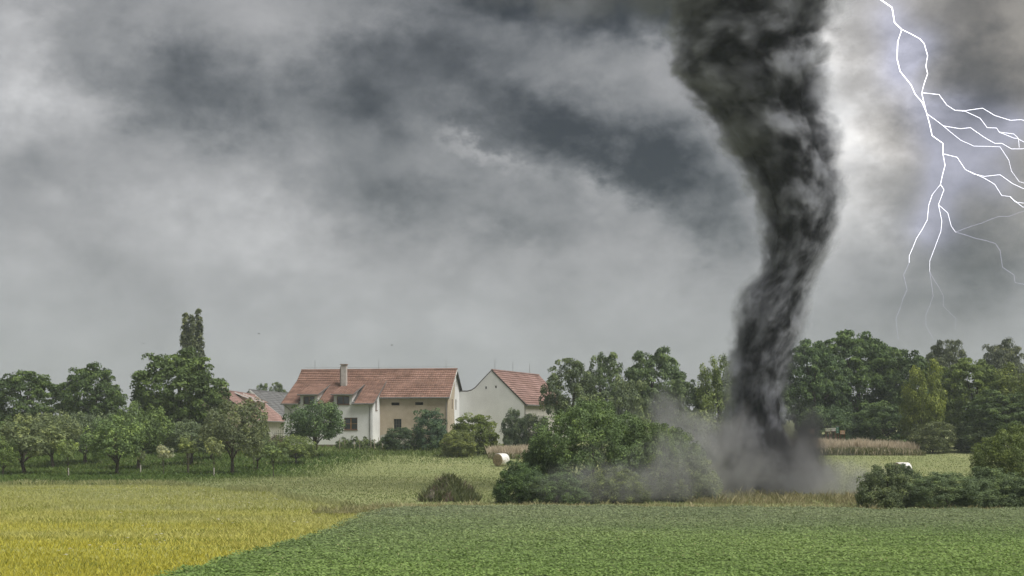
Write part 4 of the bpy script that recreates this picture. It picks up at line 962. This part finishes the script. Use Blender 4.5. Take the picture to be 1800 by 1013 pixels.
# vine stakes and creeper along the farmhouse
M_STAKE = plain('weathered_wood', (.30, .26, .20), .9, .25, 4)
for k, (px, top) in enumerate(((597, 770), (606, 774), (615, 771), (623, 775), (632, 773), (640, 772), (652, 770), (658, 772), (665, 769), (672, 771))):
    d = 162.5 + (k % 3) * .4; x = at(px, d); g = tz(x, d); h = zpx(top, d) - g
    b = MB(); b.tube([(0, 0, -.2), (.01 * (k % 3), .0, h * .5), (.03 * (k % 3 - 1), .01, h)], [.045, .04, .03], 6)
    o = b.build('vine_stake', M_STAKE); o.location = (x, d, g)
    tag(o, 'thin weathered stake standing in the row below the white wing', 'stake', 'vine stakes below the farmhouse')
for k, (px, top, w) in enumerate(((602, 769, 26), (622, 767, 26), (640, 768, 24), (658, 773, 22), (676, 768, 26))):
    tree('creeper', 'grapevine', 'leafy grapevine climbing the stakes below the white wing', 'vine', px, top, w, 163.4 + .2 * (k % 2), (.065, .10, .034), 'grapevines along the stakes')
# white trunk guards belong to two of the saplings
M_GUARD = plain('trunk_guard', (.40, .38, .34), .8, .2, 6)
for o in [o for o in bpy.data.objects if o.get('label', '').find('white trunk guard') >= 0 or 'pale trunk' in o.get('label', '')]:
    s = o.scale
    b = MB(); r = .06 / s[0]; h = .85 / s[2]
    b.tube([(0, 0, -.02), (0.01, 0, h * .5), (.0, 0, h)], [r * 1.1, r, r * .95], 8); b.build('trunk_guard', M_GUARD, o)
# orchard work: a grey box on a post beside the flat-headed sapling, garden gate by the annex
d = 124.2; x = at(329, d); g = tz(x, d)
e = empty('post_box', (x, d + .5, g)); tag(e, 'small grey box on a post beside the flat-headed sapling', 'nest box')
MB().box(-.06, .06, -.06, .06, -.2, 1.55).build('post', M_STAKE, e)
bx_ = MB().box(-.16, .16, -.14, .14, 1.55, 1.95).build('box', M_CHIM, e)
MB().box(-.2, .2, -.2, .18, 1.952, 1.99).build('lid', M_ZINC, bx_)
d = 172; x = at(486, d); g = tz(x, d)
e = empty('garden_gate', (x, d, g), R(12)); tag(e, 'white slatted garden gate between annex and farmhouse', 'gate')
for k in range(9): MB().box(-1.0 + k * .25 - .05, -1.0 + k * .25 + .05, -.015, .015, .3, 2.05 + .12 * math.sin(k * 1.3)).build('slat', M_WHITETRIM, e)
for z in (.6, 1.6): MB().box(-1.08, 1.08, .018, .05, z, z + .09).build('rail', M_WHITETRIM, e)
for xx in (-1.35, 1.35):
    p = MB().box(xx - .25, xx + .25, -.2, .25, -.3, 2.0).build('gate_pillar', M_CHIM, e); MB().box(xx - .31, xx + .31, -.26, .31, 2.003, 2.1).build('cap', M_STONE, p)
# birds high over the orchard and the house
M_BIRD = plain('bird', (.03, .03, .035), .8, .2, 20)
for (px, py, d, rz, lb) in ((252, 604, 140, .4, 'left of the poplar'), (455, 587, 150, 2.1, 'right of the poplar'), (689, 607, 150, 1.2, 'above the farmhouse ridge')):
    x, z = at(px, d), zpx(py, d); b = MB()
    e = empty('bird', (x, d, z), rz); tag(e, 'tiny dark bird in flight ' + lb, 'bird', 'birds in flight')
    b.tube([(0, -.11, 0), (0, -.08, .01), (0, -.02, .0), (0, .06, 0), (0, .12, 0)], [.005, .022, .03, .02, .006], 7); body = b.build('body', M_BIRD, e, smooth=True)
    MB().slab([(-.02, .10, .0), (.02, .10, .0), (.035, .2, 0), (0, .16, 0), (-.035, .2, 0)], (0, 0, 1), .004).build('tail', M_BIRD, e)
    for s in (-1, 1): MB().slab([(s * .02, -.05, .01), (s * .02, .03, .01), (s * .12, .0, .06), (s * .24, .05, .03), (s * .13, -.06, .07)], (0, 0, 1), .005).build('wing', M_BIRD, e)

# ------------------------------------------------------------------ lightning (beyond the ground, in front of the far sky)
def lightning():
    m, g, out = mat_new('lightning'); em = g.new('ShaderNodeEmission'); em.inputs[0].default_value = (.90, .90, 1.0, 1); em.inputs[1].default_value = 1.3; g.l.new(em.outputs[0], out.inputs[0])
    m2, g2, out2 = mat_new('faint_lightning'); em = g2.new('ShaderNodeEmission'); em.inputs[0].default_value = (.80, .80, 1.0, 1); em.inputs[1].default_value = .34; g2.l.new(em.outputs[0], out2.inputs[0])
    D = 860.0; rr = random.Random(8)
    e = empty('lightning_bolt', (at(1650, D), D, zpx(600, D))); tag(e, 'branching white lightning bolt in the bright gap right of the whirlwind', 'lightning')
    def ch(name, pts, w0, w1, mat=m):
        P = [(1100 + a * .612, c * .612) for a, c in pts]; Q = [P[0]]
        for p, q in zip(P, P[1:]):                     # fine crookedness between the traced bends
            n = max(1, int(math.hypot(q[0] - p[0], q[1] - p[1]) / 16)); nx, ny = (p[1] - q[1]), (q[0] - p[0]); l = math.hypot(nx, ny) or 1
            for k in range(1, n): o = rr.uniform(-.9, .9); t = k / n; Q.append((p[0] + (q[0] - p[0]) * t + nx / l * o, p[1] + (q[1] - p[1]) * t + ny / l * o))
            Q.append(q)
        y = D; W = []
        for k, (px, py) in enumerate(Q):
            yy_ = D + 14 * math.sin(px * .043 + py * .02) + 8 * math.sin(py * .05); W.append(Vector((at(px, yy_), yy_, zpx(py, yy_))) - e.location)
        n = len(W); b = MB(); b.tube(W, [(w0 + (w1 - w0) * k / (n - 1)) * .165 * D / F for k in range(n)], 5); b.build(name, mat, e)
    ch('main_channel', [(715, -60), (722, -25), (733, 0), (765, 22), (772, 65), (793, 85)], 6.5, 5.5)
    ch('main_channel', [(793, 85), (781, 120), (779, 168), (788, 205), (820, 245), (832, 272), (850, 292), (862, 318)], 5, 4.2)
    ch('main_channel', [(793, 85), (845, 112), (857, 125), (867, 160), (862, 190), (867, 212), (850, 268), (862, 318)], 3.6, 3.2)
    ch('main_channel', [(862, 318), (880, 390), (911, 412), (911, 442), (917, 475), (904, 530)], 4.0, 2.4)
    ch('branch', [(904, 530), (880, 560), (870, 590), (866, 632), (835, 685), (814, 735), (814, 755)], 2.0, 1.4)
    ch('branch', [(814, 755), (798, 790), (808, 832), (776, 915), (783, 975)], 1.4, .7, m2)
    ch('branch', [(904, 530), (914, 545), (898, 588), (908, 635), (905, 665), (873, 750), (873, 780)], 1.9, .9)
    ch('branch', [(873, 780), (883, 850), (862, 905), (862, 935), (884, 975)], 1.1, .6, m2)
    ch('branch', [(873, 780), (912, 850), (912, 880), (948, 915), (946, 945)], 1.0, .5, m2)
    ch('branch', [(898, 588), (925, 612), (935, 650), (947, 667)], 1.6, 1.1)
    ch('branch', [(947, 667), (1005, 685), (1062, 700), (1075, 720), (1082, 768), (1115, 790), (1118, 812), (1160, 820)], 1.5, 1.1, m2)
    ch('branch', [(947, 667), (1072, 622), (1100, 622), (1160, 602)], 1.3, 1.0, m2)
    ch('branch', [(853, 267), (900, 272), (922, 302), (945, 317), (975, 318), (1025, 311), (1060, 332), (1105, 346), (1135, 344), (1165, 352), (1210, 350), (1250, 372)], 2.3, 1.2)
    ch('branch', [(945, 317), (975, 320), (1018, 340), (1038, 367), (1065, 368), (1073, 380), (1115, 397), (1125, 398), (1165, 420), (1200, 428)], 1.8, 1.1)
    ch('branch', [(1073, 380), (1115, 385), (1128, 398), (1130, 424)], 1.4, 1.1)
    ch('branch', [(866, 328), (912, 362), (960, 370), (990, 367), (1030, 395), (1060, 412), (1080, 412), (1108, 428), (1165, 425), (1220, 446)], 2.0, 1.1)
    ch('branch', [(912, 362), (962, 403), (1000, 420), (1075, 422), (1100, 460), (1108, 492), (1130, 522), (1165, 532)], 1.5, .9)
    ch('branch', [(911, 442), (952, 452), (975, 487), (1000, 500), (1030, 507), (1075, 502), (1110, 527), (1165, 552), (1205, 560)], 2.0, 1.1)
    ch('branch', [(985, 492), (1030, 512), (1060, 530), (1080, 562), (1105, 565), (1118, 580), (1165, 587), (1215, 606)], 1.6, 1.0)
    ch('branch', [(1105, 567), (1140, 595), (1165, 597)], 1.4, 1.0)
lightning()

# ------------------------------------------------------------------ whirlwind
TD = 91.0; TX = at(1345, TD); K = TD / F
# photo rows with left and right outline columns
OUT = [(-260, 1090, 1640), (-130, 1130, 1545), (0, 1180, 1470), (60, 1186, 1456), (130, 1186, 1450), (200, 1236, 1455), (260, 1276, 1474), (320, 1314, 1480), (380, 1334, 1478), (430, 1335, 1466),
       (480, 1328, 1442), (520, 1299, 1425), (580, 1286, 1414), (640, 1276, 1400), (700, 1275, 1386), (760, 1278, 1388), (800, 1280, 1408), (840, 1272, 1432), (872, 1262, 1450)]
ZT = [(zpx(py, TD), (l + r) / 2, (r - l) / 2) for py, l, r in reversed(OUT)]
tzs = [z for z, _, _ in ZT]; tcx = [at(c, TD) - TX for _, c, _ in ZT]; trr = [h * K for _, _, h in ZT]
Z0, Z1 = tzs[0], tzs[-1]; HT = Z1 - Z0
def t_c(z): return float(np.interp(z, tzs, tcx))
def t_r(z): return float(np.interp(z, tzs, trr))
TOR = empty('whirlwind', (TX, TD, 0)); tag(TOR, 'dark grey whirlwind funnel rising from the dusty field into the clouds', 'whirlwind')
def loft(k, jit, nz, na, z0, z1, seed=0.0, sc_=1.0):
    V, Fq = [], []
    for j in range(nz + 1):
        z = z0 + (z1 - z0) * j / nz; c, r = t_c(z), t_r(z)
        for i in range(na):
            a = 2 * math.pi * i / na; sw = a + z * .10
            p = Vector((math.cos(sw) * 1.6, math.sin(sw) * 1.6, z * .22 / max(.6, r * .35) * sc_ + seed))
            q = 1 + jit * (mnoise.fractal(p * 1.6, .9, 2.1, 5))
            V.append((c + math.cos(a) * r * k * q, math.sin(a) * r * k * q, z))
    for j in range(nz):
        for i in range(na): Fq.append((j * na + i, j * na + (i + 1) % na, (j + 1) * na + (i + 1) % na, (j + 1) * na + i))
    Fq.append(tuple(reversed(range(na)))); Fq.append(tuple(nz * na + i for i in range(na)))
    return V, Fq
def funnel_volume():
    m, g, out = mat_new('whirling_cloud')
    P = g.new('ShaderNodeTexCoord').outputs['Object']; x, y, z = g.sep(P)
    t = g.m('DIVIDE', g.m('SUBTRACT', z, Z0), HT, clamp=True)
    def curve(vals, lo, hi):
        n = g.new('ShaderNodeFloatCurve'); c = n.mapping.curves[0]; n.mapping.use_clip = False
        zs = [(q - Z0) / HT for q in tzs]; vv = [(v - lo) / (hi - lo) for v in vals]
        c.points[0].location = (zs[0], vv[0]); c.points[1].location = (zs[-1], vv[-1])
        for a, b_ in zip(zs[1:-1], vv[1:-1]): c.points.new(a, b_)
        n.mapping.update(); g.put(n.inputs['Value'], t)
        return g.m('ADD', g.m('MULTIPLY', n.outputs[0], hi - lo), lo)
    cx = curve(tcx, -10, 10); r = curve(trr, 0, 14)
    u = g.m('DIVIDE', g.m('SUBTRACT', x, cx), r); v = g.m('DIVIDE', y, r)
    rho = g.m('SQRT', g.m('ADD', g.m('MULTIPLY', u, u), g.m('MULTIPLY', v, v)))
    rot = g.new('ShaderNodeVectorRotate', rotation_type='Z_AXIS')
    g.put(rot.inputs['Vector'], g.comb(u, v, g.m('MULTIPLY', z, .30)))
    g.put(rot.inputs['Angle'], g.m('ADD', g.m('MULTIPLY', z, -.07), g.m('MULTIPLY', rho, .6)))
    q = rot.outputs[0]
    n1 = g.noise(q, 1.7, 6.0, .60, .25)
    n2 = g.noise(g.vm('ADD', q, (7, 3, 1)), 4.6, 5.0, .64, .3)
    edge = g.m('ADD', g.m('SUBTRACT', 1.0, rho), g.m('ADD', g.m('MULTIPLY', g.m('SUBTRACT', n1, .5), 1.15), g.m('MULTIPLY', g.m('SUBTRACT', n2, .5), .60)))
    den = g.ramp(edge, -.09, .56)
    clump = g.ramp(n2, .34, .58, .18, 1.0)
    fade = g.ramp(z, .0, .9, .6, 1.0)
    den = g.m('MULTIPLY', g.m('MULTIPLY', den, clump), g.m('MULTIPLY', fade, 2.6))
    pv = g.new('ShaderNodeVolumePrincipled'); g.put(pv.inputs['Density'], den); pv.inputs['Anisotropy'].default_value = .15
    # dark debris mixed with pale condensation; albedo also paints in lit and shaded streaks
    g.put(pv.inputs['Color'], g.mix(g.ramp(n1, .43, .66), (.056, .058, .070), (.76, .78, .86)))
    g.l.new(pv.outputs[0], out.inputs['Volume']); return m
V, Fq = loft(1.5, .0, 60, 28, Z0 + .02, Z1 - 1.0)
me = bpy.data.meshes.new('cloud_veil'); me.from_pydata(V, [], Fq); FV = funnel_volume(); me.materials.append(FV); link('cloud_veil', me, TOR)
V, Fq = loft(.52, .34, 260, 110, Z0 + 1.6, Z1 - 1.5, 2.0)
me = bpy.data.meshes.new('funnel_core'); me.from_pydata(V, [], Fq); me.materials.append(plain('dark_debris', (.045, .042, .042), 1.0, .5, .8, spec=0)); me.polygons.foreach_set('use_smooth', np.ones(len(Fq), bool))
link('funnel_core', me, TOR)

def puff(name, c, rx, ry, rz, dens, alb, seed, nscale=.5, soft=.55, cut=.05, low=None, mname='dust_'):
    """a lumpy dust cloud: ellipsoid hull filled with noise density"""
    m, g, out = mat_new(mname + str(seed))
    P = g.new('ShaderNodeTexCoord').outputs['Object']
    d = g.vm('LENGTH', g.vm('DIVIDE', P, (rx, ry, rz)))
    n = g.noise(g.vm('ADD', g.vm('MULTIPLY', P, (1, 1, .7)), (seed * 3.1, seed, 0)), nscale, 5, .62, .7)
    den = g.ramp(g.m('ADD', g.m('SUBTRACT', 1.0, d), g.m('MULTIPLY', g.m('SUBTRACT', n, .5), 3.6)), cut, cut + soft)
    den = g.m('MULTIPLY', den, g.ramp(d, .60, 1.0, 1, 0))
    if low: den = g.m('MULTIPLY', den, g.ramp(g.m('ADD', g.sep(P)[2], g.m('MULTIPLY', n, low * .9)), low * .45 - c[2], low * 1.5 - c[2]))
    pv = g.new('ShaderNodeVolumePrincipled'); g.put(pv.inputs['Density'], g.m('MULTIPLY', den, dens)); pv.inputs['Color'].default_value = (*alb, 1)
    g.l.new(pv.outputs[0], out.inputs['Volume'])
    bm = bmesh.new(); bmesh.ops.create_icosphere(bm, subdivisions=3, radius=1.0)
    for v in bm.verts: v.co = Vector((v.co.x * rx, v.co.y * ry, max(v.co.z * rz, -c[2] + .03)))
    me = bpy.data.meshes.new(name); bm.to_mesh(me); bm.free(); me.materials.append(m)
    o = link(name, me, TOR); o.location = Vector(c) - TOR.location
    return m
DUST = (.58, .58, .595)
PM = [puff('dust_skirt', (at(1352, 91), 91, 1.8), 5.2, 3.6, 5.2, 1.1, (.13, .13, .136), 1, .6, low=.3),
      puff('dust_skirt', (at(1425, 87), 87, 1.0), 4.6, 3.0, 3.2, .32, (.33, .33, .34), 2, .6, .7, .0, low=.5),
      puff('dust_skirt', (at(1335, 84), 84, .9), 4.2, 2.4, 2.6, .16, (.13, .13, .135), 8, .6, .6, .1, low=.5),
      puff('dust_skirt', (at(1275, 88), 88, 1.5), 4.8, 2.8, 3.4, .20, (.38, .38, .39), 6, .55, low=.4),
      puff('dust_plume', (at(1475, 85), 85, .7), 5.0, 2.4, 2.0, .22, DUST, 10, .6, .55, .05, low=.4),
      puff('dust_plume', (at(1215, 86), 87, 4.2), 5.4, 3.0, 3.0, .17, DUST, 3, .45),
      puff('dust_plume', (at(1190, 77), 77.5, 1.7), 7.0, 2.2, 2.8, .20, DUST, 4, .5, .55, .1, low=.5),
      puff('dust_plume', (at(1060, 75.5), 75.5, .9), 5.0, 1.5, 1.8, .12, DUST, 5, .5, .55, .1, low=.4),
      puff('wall_cloud', (at(1290, 93), 94, zpx(-60, 93)), 13.0, 7.0, 4.6, .15, (.39, .405, .45), 7, .22, .7, .05, mname='wall_cloud_'),
      puff('wall_cloud', (at(1010, 96), 97, zpx(-50, 97)), 12.0, 6.0, 4.0, .12, (.39, .395, .42), 9, .25, .7, .05, mname='wall_cloud_')]
for m in PM: m.cycles.volume_step_rate = .5
FV.cycles.volume_step_rate = .13

# ------------------------------------------------------------------ haze
HAZE = True
if HAZE:
    m, g, out = mat_new('haze'); pv = g.new('ShaderNodeVolumePrincipled'); pv.inputs['Density'].default_value = .0003; pv.inputs['Color'].default_value = (.84, .92, 1.0, 1)
    g.l.new(pv.outputs[0], out.inputs['Volume'])
    o = MB().box(-680, 680, -100, 760, -1.0, Z1 + 1.0).build('haze', m); tag(o, 'thin pale haze hanging over the fields', kind='stuff')
    m.cycles.homogeneous_volume = True
